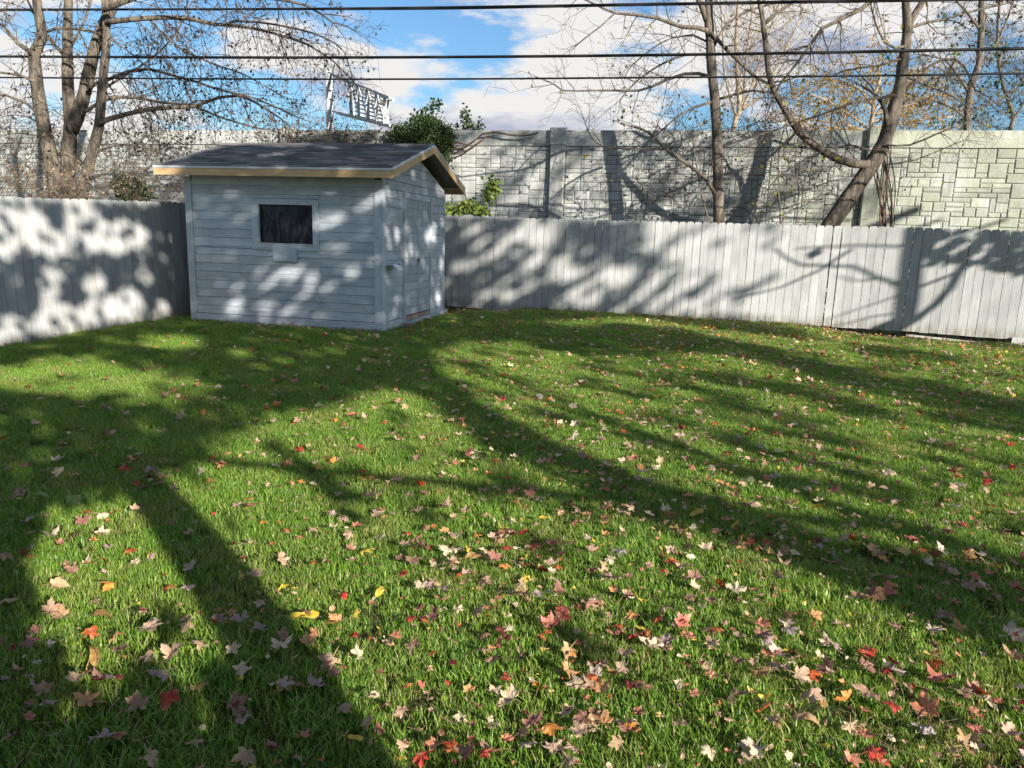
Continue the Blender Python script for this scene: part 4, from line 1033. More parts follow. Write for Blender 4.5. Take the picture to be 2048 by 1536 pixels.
def shade(x, y, surf):
    """how shaded the photograph is at this pixel, by eye"""
    if x < -60 or x > 2110 or y > 1560: return .12 if x > 720 else .92
    if surf == 'lawn':
        jx, jy = x+14*noise2(x, y, 45), y+9*noise2(y, x, 40)
        r_ = ray(x, y); dd = EYE/max(.05, -r_.z); ex, ey = .12*FPX/dd, .10*FPX*EYE/dd/dd
        for k, P in enumerate(LIGHT):
            if inpoly(jx, jy, P) or inpoly(jx-ex, jy, P) or inpoly(jx+ex, jy, P) or inpoly(jx, jy-ey, P) or inpoly(jx, jy+ey, P):
                s = .02 if noise2(x, y, 60) < .3 or k in (2, 3) else .08
                if k >= 4 and noise2(x*.5, y*1.6, 30) > .25: s = .3
                for L, w_, a in SHADEB:
                    if seg_d(jx, jy, L) < w_: s = max(s, a*.8)
                return s
        return .96 if noise2(x*.6, y*1.5, 26) < .22 else .55
    if surf == 'left':
        j = lambda: (x+6*noise2(x, y, 16), y+8*noise2(y, x, 18))
        jx, jy = j()
        for cx, cy, rx, ry in ((191, 568, 24, 26), (246, 622, 46, 40), (287, 465, 16, 20), (104, 575, 24, 30), (180, 605, 14, 13), (325, 615, 16, 18), (292, 530, 10, 16), (280, 640, 30, 20), (120, 640, 40, 30), (278, 545, 8, 12)):
            if ((jx-cx)/rx)**2+((jy-cy)/ry)**2 < 1: return .08
        if jx > 300: return .93
        if jy > 400 and jy < 440 and jx > 190: return .7
        if 66 < jx < 122 and jy < 455 and jx-60 > (jy-400)*.6: return .65
        if jx < 88 and 512 < jy < 628: return .92
        if 118 < jx < 302 and 510+(jx-118)*.0 < jy < 612: return .92
        if 60 < jx < 130 and 560 < jy < 600: return .6
        if jx > 240 and 500 < jy: return .85
        if jy < 510: return .30 if noise2(x, y, 28) > .15 else .03
        return .25 if noise2(x, y, 22) > .1 else .05
    if surf == 'shed':
        jx, jy = x+7*noise2(x, y, 12), y+7*noise2(y, x, 12)
        for cx, cy, rx, ry in SPOTS:
            dx, dy = jx-cx, jy-cy; dx += dy*.35
            if (dx/rx)**2+(dy/ry)**2 < 1: return .15
        return .93 if x < 763 else .88
    if surf == 'back':
        # streaks rise towards the upper right
        u = (x*.62+y*.78); v = (x*.78-y*.62)*.9
        st_ = noise2(u*1.9, v*.42, 34)+.5*noise2(u*3.2, v*.7, 26)
        if x < 1000: b_ = .22
        elif x < 1290:
            b_ = .16
            for cx, cy, rx, ry in ((1072, 470, 42, 24), (930, 515, 44, 30), (1128, 538, 30, 30), (1168, 592, 34, 26), (1238, 550, 40, 26), (1000, 590, 30, 14), (1296, 465, 24, 18)):
                if ((x-cx)/rx)**2+((y-cy)/ry)**2 < 1: b_ = -.5
            if 1140 < x < 1290 and y < 530: b_ = .5
        elif x < 1500: b_ = -.30
        elif x < 1640: b_ = -.45 if y < 540 else -.8
        else: b_ = -1.5
        if x > 1890 and y < 545-(2048-x)*.12 and y < 560: b_ = .05
        if 1850 < x < 1900 and y < 530: b_ = .0
        return max(0, min(.95, .5+(st_+b_)*2.1))
    if surf == 'wall':
        st_ = noise2((x*.62+y*.78)*1.7, (x*.78-y*.62)*.4, 30)
        b_ = -.10 if 880 < x < 1480 else -.02 if x < 880 else -.25 if x < 1800 else -.8
        if 900 < x < 1150 and y < 290: b_ = .2
        return max(0, min(.45, .36+(st_+b_)*2.2))
    return .5
def surf_of(p):
    if p.z < .35 and abs(p.z-gz(p.x, p.y)) < .06 and p.y < yb(p.x)-.05: return 'lawn'
    q = Ms.inverted() @ p
    if -SW-.4 < q.x < .3 and -.4 < q.y < SL+.3: return 'shed'
    if p.y > 15.9: return 'wall'
    if abs(p.x-xl(p.y)) < .35: return 'left'
    return 'back'
U = LDIR.cross(Vector((0, 0, 1))).normalized(); V = U.cross(LDIR).normalized()
rs_ = random.Random(77)
shade_trees = {}
TPOS = [((-3.6, -7.2), 'left'), ((1.2, -7.4), 'mid'), ((5.6, -7.6), 'right'), ((11.9, 6.5), 'far'), ((7.0, -2.6), 'over')]
crown_pts = {k: [] for k in range(5)}; caster_leaf_pts = []
N = 170000; base0 = Vector((0, 0, 0)); a0, a1 = -12, 16; c0, c1 = -1.0, 9.5
for k in range(N):
    a = rs_.uniform(-14, 14); c = rs_.uniform(-2.5, 9.0)
    O_ = U*a + V*c - LDIR*60 + Vector((0, 6, 0))
    hit = bvh.ray_cast(O_, LDIR)
    if hit[0] is None:
        continue
    p = hit[0]; q = proj(p)
    if q is None: continue
    sf = surf_of(p); s = shade(q[0], q[1], sf)
    if rs_.random() > s: continue
    near = sf == 'lawn' and (q[1] > 990 and q[0] < 700)
    yy = rs_.uniform(-2.4, -1.5) if near else rs_.uniform(-8.2, -5.0)
    if sf == 'back' and q[0] > 1620: yy = rs_.uniform(5.6, 7.6)
    elif sf == 'back': yy = rs_.uniform(-4.0, -2.0)
    elif sf in ('shed', 'left'): yy = rs_.uniform(-3.6, -1.8)
    tt = (p.y-yy)/LDIR.y; P = p - LDIR*tt
    if P.z < .15: continue
    if near:
        caster_leaf_pts.append(P); caster_leaf_pts.append(P + LDIR*rs_.uniform(-.4, .4) + U*rs_.gauss(0, .05) + V*rs_.gauss(0, .05)); caster_leaf_pts.append(P + LDIR*rs_.uniform(-.5, .5) + U*rs_.gauss(0, .03) + V*rs_.gauss(0, .03))  # leaves of the added caster, set along sun rays to the wanted shade
    elif yy > -4.01 and yy < 0: crown_pts[4].append(P)
    elif yy > .5: crown_pts[3].append(P)
    else:
        kk = min(range(3), key=lambda i: abs(P.x-TPOS[i][0][0]+rs_.uniform(-1, 1))); crown_pts[kk].append(P)
def leafcloud(pts, B, size, seed):
    r = random.Random(seed); lf = MB()
    for p in pts:
        p = p-B; sz = size*r.uniform(.7, 1.25)
        nrm = (-LDIR*r.uniform(.3, 1)+Vector((r.gauss(0, .5), r.gauss(0, .5), r.gauss(0, .5)))).normalized()
        a = nrm.cross(Vector((r.gauss(0, 1), r.gauss(0, 1), r.gauss(0, 1)))).normalized(); b_ = nrm.cross(a)
        i = len(lf.v); lf.v += [tuple(p+a*sz*x+b_*sz*y+nrm*sz*z) for x, y, z in ((-.5, 0, 0), (-.15, .42, .1), (.5, .1, 0), (.1, -.45, .1))]; lf.f += [(i, i+1, i+2), (i, i+2, i+3)]
    return lf
def back_pt(px, py, y):      # the point on the plane y whose shadow falls on the photographed surface at this pixel
    d_ = ray(px, py).normalized(); h = bvh.ray_cast(Vector((0, 0, EYE)), d_)
    p = h[0]; return p - LDIR*((p.y-y)/LDIR.y)
def shadow_limb(root, B, pix, y, wpx, name='branch', sides=8, ext=None):
    pts = []; rad = []
    for i, (x, yy) in enumerate(pix):
        P = back_pt(x, yy, y); pts.append(P-B); w_ = wpx[0]+(wpx[1]-wpx[0])*i/(len(pix)-1); rad.append(w_/2)
    if ext: pts.append(Vector(ext)-B); rad.append(rad[-1]*1.15)
    a, rr_ = smooth(pts, rad, .3); MB().tube(a, rr_, sides).build(name, M['bark_dark'], root, True)
labels = ['broad maple behind the camera whose crown shades the left fence and shed', 'maple behind the camera shading the middle of the lawn', 'tall maple behind the camera to the right throwing the long band of shade', 'maple to the right of the yard shading the back fence', 'spreading maple right of the camera whose boughs reach over it and shade the shed']
for k, ((tx, ty), _) in enumerate(TPOS):
    B = Vector((tx, ty, -.05)); root = empty('maple_tree', B, 0, label=labels[k], category='tree', group='maples behind the camera'); shade_trees[k] = (root, B)
    pts = crown_pts[k]
    if pts: leafcloud(pts, B, .165, 80+k).build('crown', M['leaf_shade'], root, False, kind='stuff')
def boughs(k, n, r0):
    root, B = shade_trees[k]; pts = crown_pts[k]; r = random.Random(300+k)
    if not pts: return
    top = Vector((0, 0, 3.0))
    MB().tube([(0, 0, -.1), (.05, .02, 1.5), top], [r0, r0*.85, r0*.75], 12).build('trunk', M['bark_dark'], root, True)
    for i in range(n):
        p = pts[r.randrange(len(pts))]-B; m_ = top.lerp(p, .5)+Vector((0, 0, .4))
        a, rr_ = smooth([top, m_, p], [r0*.35, r0*.16, .012], .4); MB().tube(a, rr_, 7).build('bough', M['bark_dark'], root, True)
boughs(0, 3, .15); boughs(1, 3, .15); boughs(4, 5, .14)
# band across the lawn: trunk of the third tree
rt, B = shade_trees[2]
shadow_limb(rt, B, [(2040, 1180), (1850, 1165), (1700, 1120), (1500, 1050), (1380, 1015), (1200, 945), (1060, 885), (930, 815), (870, 770), (830, 730)], -6.4, (.30, .22), 'trunk', 10, None)
shadow_limb(rt, B, [(2048, 845), (1850, 800), (1700, 760), (1560, 722), (1450, 695), (1360, 678), (1250, 668)], -6.0, (.22, .13))
shadow_limb(rt, B, [(1500, 1040), (1400, 1000), (1250, 960), (1100, 900)], -6.6, (.16, .12))
rt, B = shade_trees[3]
foot = Vector((back_pt(1800, 668, 6.5).x+.15, 6.5, -.1))
MB().tube([foot-B, foot.lerp(back_pt(1800, 668, 6.5), .5)-B, back_pt(1800, 668, 6.5)-B], [.17, .14, .12], 10).build('trunk', M['bark_dark'], rt, True)
shadow_limb(rt, B, [(1800, 668), (1806, 640), (1812, 600), (1817, 560), (1822, 510), (1828, 456), (1832, 420)], 6.5, (.23, .18), 'trunk', 10, None)
shadow_limb(rt, B, [(1803, 662), (1835, 636), (1870, 608), (1895, 580), (1912, 550), (1930, 520), (1942, 490), (1975, 460), (2010, 440)], 6.5, (.105, .075))
shadow_limb(rt, B, [(1808, 590), (1792, 570), (1768, 560), (1745, 553), (1728, 543), (1703, 533), (1660, 532), (1600, 530), (1570, 516), (1548, 498)], 6.5, (.065, .04))
shadow_limb(rt, B, [(1814, 592), (1835, 575), (1870, 562), (1905, 548), (1940, 532)], 6.5, (.06, .04))
shadow_limb(rt, B, [(1822, 497), (1840, 478), (1862, 462), (1880, 440)], 6.5, (.085, .07))
shadow_limb(rt, B, [(1820, 494), (1780, 493), (1710, 491), (1640, 494), (1590, 498)], 6.5, (.045, .03))
shadow_limb(rt, B, [(1790, 628), (1750, 632), (1700, 645), (1660, 654)], 6.5, (.035, .02))
shadow_limb(rt, B, [(1815, 585), (1740, 610), (1650, 640)], 6.5, (.03, .02))
shadow_limb(rt, B, [(1745, 560), (1710, 562), (1670, 552)], 6.5, (.035, .02))
shadow_limb(rt, B, [(1700, 500), (1640, 540), (1560, 575), (1460, 600)], 6.5, (.05, .03))
# unseen trunk and leaf mass, added and shaped to cast the lower left shade
B = Vector((2.3, -1.6, -.05))
yt = empty('added_shade_caster', B, 0, label='unseen trunk and leaves added behind the camera to cast the lower left shade', category='tree')
def gshadow(px, py, y): return back_pt(px, py, y)-B
shadow_limb(yt, B, [(760, 1700), (640, 1500), (545, 1330), (490, 1240), (440, 1165), (380, 1085), (330, 1020), (270, 955)], -1.6, (.30, .26), 'trunk', 10, None)
leafcloud(caster_leaf_pts, B, .12, 90).build('caster_leaves', M['leaf_shade'], yt, False, kind='stuff')
print('crowns', [len(v) for v in crown_pts.values()], 'shrub', len(caster_leaf_pts))

# ------------------------------------------------------------------ fallen leaves
def maple_outline(r, lob=5):
    P = []
    tips = [(-2.05, .66), (-1.02, .93), (0, 1.0), (1.02, .93), (2.05, .66)]
    tips = [(a+r.gauss(0, .05), l*(r.uniform(.5, .7) if r.random() < .1 else r.uniform(.85, 1.12))) for a, l in tips]
    P.append((0, -.12))
    for k, (a, l) in enumerate(tips):
        w_ = .30
        for da, f in ((-w_*1.45, .60), (-w_*1.0, .80), (-w_*.78, .74), (-w_*.30, .88), (0, 1.0), (w_*.30, .88), (w_*.78, .74), (w_*1.0, .80), (w_*1.45, .60)):
            P.append((math.sin(a+da)*l*f, math.cos(a+da)*l*f))
        if k < 4: 
            m_ = (a+tips[k+1][0])/2; P.append((math.sin(m_)*.47, math.cos(m_)*.47))
    return P
def leaf_mesh(kind, seed, mat):
    """one leaf about 1 unit across, curled and rumpled"""
    r = random.Random(seed)
    if kind == 'maple': P = maple_outline(r); c = (0, .12)
    elif kind == 'oval': P = [(.36*math.sin(a)*(1-.15*math.cos(a)), .95*-math.cos(a)) for a in [2*PI*i/18 for i in range(18)]]; c = (0, 0)
    else: P = [(.72*math.sin(a)*(1+.06*math.sin(7*a)), .72*-math.cos(a)*(1+.05*math.cos(5*a))) for a in [2*PI*i/18 for i in range(18)]]; c = (0, 0)
    n = len(P); v = [(c[0], c[1])]; ring = []
    for f in (.5, 1.0):
        for x, y in P: v.append((c[0]+(x-c[0])*f, c[1]+(y-c[1])*f))
    c1, c2 = r.uniform(-.5, 1.3), r.uniform(-.4, 1.0); th = r.uniform(0, PI); fold = r.uniform(0, .6); c3 = r.uniform(0, 1); c4 = r.uniform(-1, 2.2); ph = r.uniform(0, 6)
    co = []
    for x, y in v:
        u = x*math.cos(th)+y*math.sin(th); w_ = -x*math.sin(th)+y*math.cos(th)
        z = .55*c1*u*u + .42*c2*w_*w_ + fold*abs(x)*.9 + .10*math.sin(6*x+ph)*math.sin(5*y+ph*1.7) + .05*math.sin(13*x+ph*2+3*y) + .25*max(0, u-.35*c3)*c4
        k = 1/(1+.25*abs(c1)*u*u)
        co.append((x*k, y*k, z))
    z0 = min(q[2] for q in co); co = [(x*.5, y*.5, (z-z0)*.5) for x, y, z in co]
    F = [(0, 1+i, 1+(i+1) % n) for i in range(n)] + [(1+i, 1+n+i, 1+n+(i+1) % n, 1+(i+1) % n) for i in range(n)]
    # stalk
    s0 = len(co); bx, by = P[0]; bp = co[1+n] if kind == 'maple' else co[1+n]
    L = r.uniform(.3, .55); sx = r.uniform(-.15, .15)
    w2 = .012
    co += [(bp[0]-w2, bp[1], bp[2]), (bp[0]+w2, bp[1], bp[2]), (bp[0]+w2+sx*.5, bp[1]-L*.5, bp[2]+.05), (bp[0]-w2+sx*.5, bp[1]-L*.5, bp[2]+.05), (bp[0]+sx, bp[1]-L, bp[2]+.02)]
    F += [(s0, s0+1, s0+2, s0+3), (s0+3, s0+2, s0+4)]
    me = bpy.data.meshes.new('leaf_blade'); me.from_pydata(co, [], F); me.materials.append(mat)
    uvl = me.uv_layers.new(name='UVMap'); v2 = v + [(0, -.3)]*5
    for lp in me.loops: uvl.data[lp.index].uv = (v2[lp.vertex_index][0], v2[lp.vertex_index][1]+.18)
    me.polygons.foreach_set('use_smooth', [True]*len(me.polygons)); me.update()
    return me
LM = {'maple': [leaf_mesh('maple', 100+i, M['fallen']) for i in range(26)], 'oval': [leaf_mesh('oval', 200+i, M['fallen']) for i in range(4)], 'round': [leaf_mesh('round', 300+i, M['fallen']) for i in range(3)]}
COL = {'tan': (.42, .28, .16), 'cream': (.66, .54, .35), 'pinkish': (.42, .28, .19), 'mauve': (.30, .21, .21), 'red': (.42, .03, .02), 'crimson': (.22, .008, .012), 'dark red': (.14, .016, .012), 'orange red': (.46, .09, .02),
       'orange': (.58, .23, .04), 'yellow': (.62, .45, .04), 'brown': (.22, .10, .05), 'grey': (.40, .34, .32), 'gold brown': (.32, .18, .05), 'green': (.14, .26, .05)}
LIST = '''202,1031,35,cream 230,1030,25,orange 503,1017,27,crimson,round 101,1075,34,cream 52,1049,26,grey 213,1124,26,orange 171,1131,28,cream 145,1148,30,dark_red 119,1171,26,grey 267,1138,22,cream 489,1120,28,orange_red 558,1120,36,tan 384,1147,30,grey 377,1178,28,mauve 188,1206,30,tan
295,1270,48,pinkish 311,1248,18,cream 181,1276,35,orange_red 234,1276,28,orange_red 377,1258,34,tan 375,1246,30,brown 483,1253,38,mauve 520,1265,38,mauve 565,1277,36,brown 464,1304,30,cream 562,1307,46,cream 468,1234,22,orange 609,1240,56,yellow,oval 524,1211,30,pinkish 344,1325,50,tan 216,1351,34,mauve 237,1311,40,dark_red 195,1326,60,gold_brown,oval
159,1370,44,tan 66,1384,40,mauve 89,1394,32,brown 60,1408,30,pinkish 178,1408,50,orange 325,1366,52,mauve 335,1401,54,red 394,1380,38,gold_brown 572,1377,38,grey 276,1426,40,brown 464,1419,56,dark_red 487,1450,40,mauve 387,1485,34,tan 548,1506,38,dark_red 202,1489,48,grey 28,1478,26,brown 494,1520,42,tan 98,1412,30,grey 12,1120,26,tan 40,1116,40,brown
8,1205,40,tan 100,1230,36,brown 126,1236,34,gold_brown 72,1270,36,dark_red 66,1290,36,dark_red 99,1292,18,grey 440,1226,20,gold_brown 677,1255,46,orange 709,1233,20,yellow 620,1296,36,orange 632,1269,26,orange_red 759,1190,30,yellow,oval 685,1197,34,red 699,1101,26,dark_red 822,1245,34,red 846,1240,26,dark_red 875,1236,38,dark_red 788,1279,32,orange_red 783,1297,34,tan 913,1228,30,cream
894,1108,42,cream 954,1079,27,orange 993,1077,40,tan 757,1086,28,cream 807,1100,28,pinkish 667,1065,24,cream 699,1076,26,pinkish 1015,1103,25,red 1075,1142,46,dark_red 1005,1135,30,orange 1034,1142,26,cream 870,1139,30,cream 911,1146,22,mauve 949,1151,18,red 949,1118,50,gold_brown,oval 1219,1120,36,cream 1244,1074,34,pinkish 1246,1106,40,grey 1099,1187,20,cream 1120,1195,44,crimson
1174,1214,48,dark_red 1198,1200,30,dark_red 1225,1187,26,orange 1256,1193,28,cream 1283,1207,30,yellow,oval 935,1313,32,brown 925,1440,34,cream 1015,1265,28,cream 1018,1282,26,dark_red 969,1272,24,dark_red,oval 1089,1303,26,yellow 1085,1280,22,orange_red 1160,1287,30,orange_red 1270,1279,34,red 1296,1300,46,cream 1250,1310,40,tan 665,1327,52,pinkish 655,1335,20,red 718,1323,40,cream 627,1381,40,mauve 685,1419,42,tan 742,1409,34,cream 770,1414,30,brown
745,1452,42,tan 757,1470,30,orange_red 800,1518,22,yellow 843,1520,42,red 873,1498,40,orange_red 942,1518,46,dark_red 965,1525,36,red 979,1460,38,cream 990,1402,38,cream 1013,1363,28,red 1075,1371,34,orange 1202,1388,50,orange 1192,1356,40,grey 1266,1368,62,dark_red 1285,1378,40,brown 1065,1457,46,crimson 1040,1475,40,gold_brown 1106,1511,50,pinkish 1154,1505,44,pinkish 1222,1448,34,cream 1178,1457,52,tan 1256,1475,44,dark_red 1273,1433,34,orange_red 1239,1498,34,tan 1262,1448,32,cream
1411,1105,32,cream 1468,1192,50,cream 1344,1105,30,pinkish 1804,1103,48,yellow,round 1819,1079,26,green,round 1731,1309,62,red 1870,1328,56,orange_red 1888,1233,60,dark_red 1519,1284,52,dark_red 1534,1313,38,orange_red 1519,1255,38,orange_red 1625,1242,34,orange 1581,1244,40,orange 1589,1306,40,orange_red 1625,1331,30,yellow 1557,1320,40,grey 1669,1298,34,mauve 1655,1296,28,cream 1917,1269,60,tan 1861,1273,34,grey 1424,1291,40,pinkish 1414,1273,26,pinkish
1420,1357,30,orange_red 1408,1336,28,tan 1359,1380,28,cream 1459,1406,50,pinkish 1477,1398,30,dark_red 1534,1424,42,orange_red 1548,1450,40,pinkish 1735,1397,48,brown 1614,1444,50,gold_brown,oval 1855,1437,72,orange_red 1968,1404,64,orange_red 1940,1390,40,dark_red 1700,1463,36,tan 1742,1510,62,red 1700,1530,40,orange_red 1925,1499,50,gold_brown 1905,1520,30,tan 2016,1481,40,pinkish 1417,1507,38,cream 1508,1507,56,grey 1775,1342,52,grey 1552,1163,36,mauve 1753,1149,40,tan 1665,1116,40,grey
1742,1202,62,brown 1712,1205,30,dark_red 1935,1178,36,brown 1945,1165,20,red 2038,1189,34,red 1325,1222,34,pinkish 1318,1240,34,orange_red 1328,1306,30,dark_red 1304,1302,34,cream 2025,1324,46,brown 2020,1280,40,grey 1329,1152,18,red 1500,1395,20,yellow 1530,1400,24,yellow,oval 1826,1339,24,tan 1965,1115,36,dark_red 1895,1135,40,tan 1930,1120,34,gold_brown 1890,1070,34,red 1560,1070,36,tan 1578,1085,30,pinkish 1510,1075,30,brown 1590,1110,26,cream 1850,1130,26,cream 1880,1105,30,grey
660,878,32,pinkish 708,835,25,red 577,935,28,orange_red 328,965,28,orange 340,955,24,tan 405,950,26,cream 415,965,22,orange 265,925,24,orange 600,907,26,red 950,920,26,cream 990,835,28,pinkish 1250,928,26,cream 1880,860,26,yellow 1912,958,26,red 1590,758,22,orange 930,1028,34,tan 833,1028,34,tan 815,990,28,pinkish 1024,990,24,orange_red 1033,1012,26,orange 1240,1028,30,pinkish 760,1030,34,pinkish 790,965,34,tan 760,1005,30,yellow,oval 500,1000,24,orange 110,925,28,cream 115,955,26,cream 247,942,26,red 300,942,30,mauve 475,857,26,mauve 445,935,22,orange 150,1010,26,green,round 85,1000,22,green,round 250,835,24,tan 210,820,22,pinkish 365,836,22,tan 326,862,24,pinkish 130,895,22,tan 55,930,28,brown 40,990,30,brown 1125,1030,28,tan 1150,1050,30,brown 1150,948,28,dark_red 1102,928,28,red 1195,1000,22,orange_red 1020,1065,34,red 1160,765,18,orange 995,805,18,orange_red 860,800,16,orange 1165,768,20,cream 1505,1010,34,pinkish 1540,920,30,cream 1780,945,30,cream 1770,950,26,cream 1640,1010,24,cream 1925,975,26,cream 1500,960,40,green,round'''
lawn_pts = []
fl = []
def lawn_hit(px, py):
    d_ = ray(px, py); t_ = (0-EYE)/d_.z; p = d_*t_+Vector((0, 0, EYE))
    for _ in range(3): t_ = (gz(p.x, p.y)+.04-EYE)/d_.z; p = d_*t_+Vector((0, 0, EYE))
    return p
rl_ = random.Random(5)
for tok in LIST.split():
    q = tok.split(','); px, py, sz = float(q[0]), float(q[1]), float(q[2]); c = q[3].replace('_', ' '); kd = q[4] if len(q) > 4 else 'maple'
    p = lawn_hit(px, py); dist = (p-Vector((0, 0, EYE))).length
    fl.append([p, min(.112, sz/FPX*dist*1.15), c, kd])
def dens(px, py, x, y):
    """leaves per square metre as the photograph shows them"""
    d0 = 20 + 44*sstep((px-350)/900)
    if py > 1050: d0 = 30+56*sstep((px-450)/600)
    if y > 7: d0 *= .75
    if px < 500 and y > 5: d0 *= .55
    if px > 1300 and y > 7: d0 *= 1.9
    return d0
PAL = [('tan', 22), ('cream', 16), ('pinkish', 16), ('mauve', 4), ('red', 7), ('crimson', 3), ('dark red', 12), ('orange red', 11), ('orange', 10), ('yellow', 5), ('brown', 15), ('grey', 6), ('gold brown', 4)]
extra = []
Ar = 0
for k in range(30000):
    y = rl_.uniform(1.3, 14.8); hw = y*.80+.7; x = rl_.uniform(-hw, hw)
    if x < xl(y)+.15 or y > yb(x)-.1: continue
    q = Ms.inverted() @ Vector((x, y, .1))
    if -SW-.05 < q.x < .05 and -.05 < q.y < SL: continue
    q = proj((x, y, .03))
    if q is None: continue
    # acceptance: area density of the sampler is 5200/13.5 per m of depth, divided by the width there
    samp = 30000/13.5/(2*hw)
    if rl_.random() > min(1, dens(q[0], q[1], x, y)/samp): continue
    c = rl_.choices([a for a, _ in PAL], [b_ for _, b_ in PAL])[0]
    kd = 'oval' if c in ('yellow', 'gold brown') and rl_.random() < .4 else 'maple'
    if q[1] > 1080 and q[0] > 560 and rl_.random() < .30*(1 if math.sin(x*3.1)*math.sin(y*4.3+1) > 0 else .3): c = rl_.choice(['dark red', 'dark red', 'red', 'orange red', 'crimson', 'brown'])
    if y > 7 and q[0] > 1300 and rl_.random() < .3: c = rl_.choice(['yellow', 'cream', 'orange'])
    if q[0] < 0 or q[0] > 2048 or q[1] > 1536: pass
    p = Vector((x, y, gz(x, y)+rl_.uniform(.03, .055))); sz = .080*rl_.choice([rl_.uniform(.35, .7), rl_.uniform(.65, 1.35)])
    if extra and y < 7 and rl_.random() < .38:
        q2 = extra[rl_.randrange(len(extra))][0]
        if q2.y < 6: p = Vector((q2.x+rl_.gauss(0, .07), q2.y+rl_.gauss(0, .07), p.z+.01))
    extra.append([p, sz, c, kd])
def px_size(f):
    q = proj(f[0]); 
    if q is None or not (0 < q[0] < 2048 and 0 < q[1] < 1536): return 0
    return f[1]/(f[0]-Vector((0, 0, EYE))).length
extra.sort(key=lambda f: -px_size(f))
for k in range(4200):      # crumbs and torn pieces
    y = 1.5+7.5*rl_.random()**1.3; hw = y*.75+.5; x = rl_.uniform(-hw*(.4 if rl_.random() < .6 else 1), hw)
    if x < xl(y)+.2 or rl_.random() > .4+.6*sstep((x+1.5)/3): continue
    extra.append([Vector((x, y, 0)), rl_.uniform(.010, .034), rl_.choice(['tan', 'cream', 'brown', 'brown', 'gold brown', 'dark red', 'tan', 'brown', 'orange red', 'yellow', 'tan']), rl_.choice(['oval', 'round'])])
nind = max(0, 300-len(fl)); indiv = fl[:300]+extra[:nind]; rest = fl[300:]+extra[nind:]
print('fallen leaves', len(fl), len(indiv), len(rest))
def region(q):
    cx = ['at the left edge', 'left of centre', 'near the middle', 'right of centre', 'towards the right', 'at the right edge'][min(5, max(0, int(q[0]/2048*6)))]
    cy = 'far back on the lawn' if q[1] < 850 else 'halfway down the lawn' if q[1] < 1040 else 'in the front lawn' if q[1] < 1230 else 'in the near lawn' if q[1] < 1400 else 'nearest the bottom'
    return cy, cx
idp = [proj(f[0]) for f in indiv]
seen = {}
used_l = {}
def leaf_label(i, f, rank):
    q = idp[i]; j = sorted((math.dist(q, idp[j]), j) for j in range(len(indiv)) if j != i and math.dist(q, idp[j]) > 8)[rank][1]; dx, dy = q[0]-idp[j][0], q[1]-idp[j][1]
    rel = ('just right of' if dx > 0 else 'just left of') if abs(dx) > abs(dy) else ('in front of' if dy > 0 else 'behind')
    nbr = ('another ' if indiv[j][2] == f[2] else 'a ' if indiv[j][2][0] not in 'aeiou' else 'an ') + indiv[j][2] + ' one'
    kind = {'maple': 'maple leaf', 'oval': 'long oval leaf', 'round': 'round leaf'}[f[3]]
    size = 'large' if f[1] > .095 else 'small' if f[1] < .055 else ''
    cy, cx = region(q)
    lab = ' '.join((size+' '+f[2]+' '+kind+' '+rel+' '+nbr+', '+cy+' '+cx).split())
    lab = ' '.join(lab.split()[:16]); 
    return lab
for i, f in enumerate(indiv):
    for rank in range(5):
        lab = leaf_label(i, f, rank)
        if lab not in used_l: break
    used_l[lab] = i; seen[i] = lab
rl2 = random.Random(9)
def leaf_rot(r, kd):
    tilt = abs(r.gauss(0, .48)); 
    if r.random() < .38: tilt = PI - tilt       # pale underside up
    return (Matrix.Rotation(r.uniform(0, 2*PI), 3, 'Z') @ Matrix.Rotation(tilt, 3, 'X') @ Matrix.Rotation(r.uniform(0, 2*PI), 3, 'Z'))
for i, f in enumerate(indiv):
    me = LM[f[3]][rl2.randrange(len(LM[f[3]]))]
    o = bpy.data.objects.new('fallen_leaf', me); col.objects.link(o)
    o.rotation_euler = leaf_rot(rl2, f[3]).to_euler(); s = f[1]*1.05; o.scale = (s, s, s)
    h = .035*min(1, s/.08); o.location = (f[0].x, f[0].y, gz(f[0].x, f[0].y) + .046 + .02*rl2.random() + (s*.12 if abs(o.rotation_euler.x) > 1.6 else 0))
    c = COL[f[2]]; v = rl2.uniform(.8, 1.15); o.color = (c[0]*v, c[1]*v, c[2]*v, 1)
    o['label'] = seen[i]; o['category'] = 'leaf'; o['group'] = 'fallen leaves on the lawn'
# the many farther leaves as one mass
co = []; fa = []; tint = []; uvs = []
src = {k: [(np.array([v.co[:] for v in m_.vertices]), [tuple(p.vertices) for p in m_.polygons], np.array([[0, 0]]*len(m_.vertices), float)) for m_ in L] for k, L in LM.items()}
off = 0
for f in rest:
    vtx, pol, _ = src[f[3]][rl2.randrange(len(src[f[3]]))]
    Rm = np.array(leaf_rot(rl2, f[3])); s = f[1]*1.05
    P = (vtx @ Rm.T)*s + np.array([f[0].x, f[0].y, gz(f[0].x, f[0].y)+.048+.022*rl2.random()])
    c = COL[f[2]]; v = rl2.uniform(.8, 1.15)
    co.append(P); fa += [tuple(off+i for i in p) for p in pol]; tint += [(c[0]*v, c[1]*v, c[2]*v, 1)]*len(vtx); off += len(vtx)
    uvs.append(vtx[:, :2]*2+np.array([0, .18]))
me = bpy.data.meshes.new('fallen_leaves'); me.from_pydata(np.concatenate(co).tolist(), [], fa); me.materials.append(M['fallen_joined'])
ca = me.color_attributes.new('tint', 'FLOAT_COLOR', 'POINT'); ca.data.foreach_set('color', np.array(tint, dtype=np.float32).ravel())
uvl = me.uv_layers.new(name='UVMap'); idx = np.zeros(len(me.loops), dtype=np.int32); me.loops.foreach_get('vertex_index', idx); uvl.data.foreach_set('uv', np.concatenate(uvs)[idx].astype(np.float32).ravel())
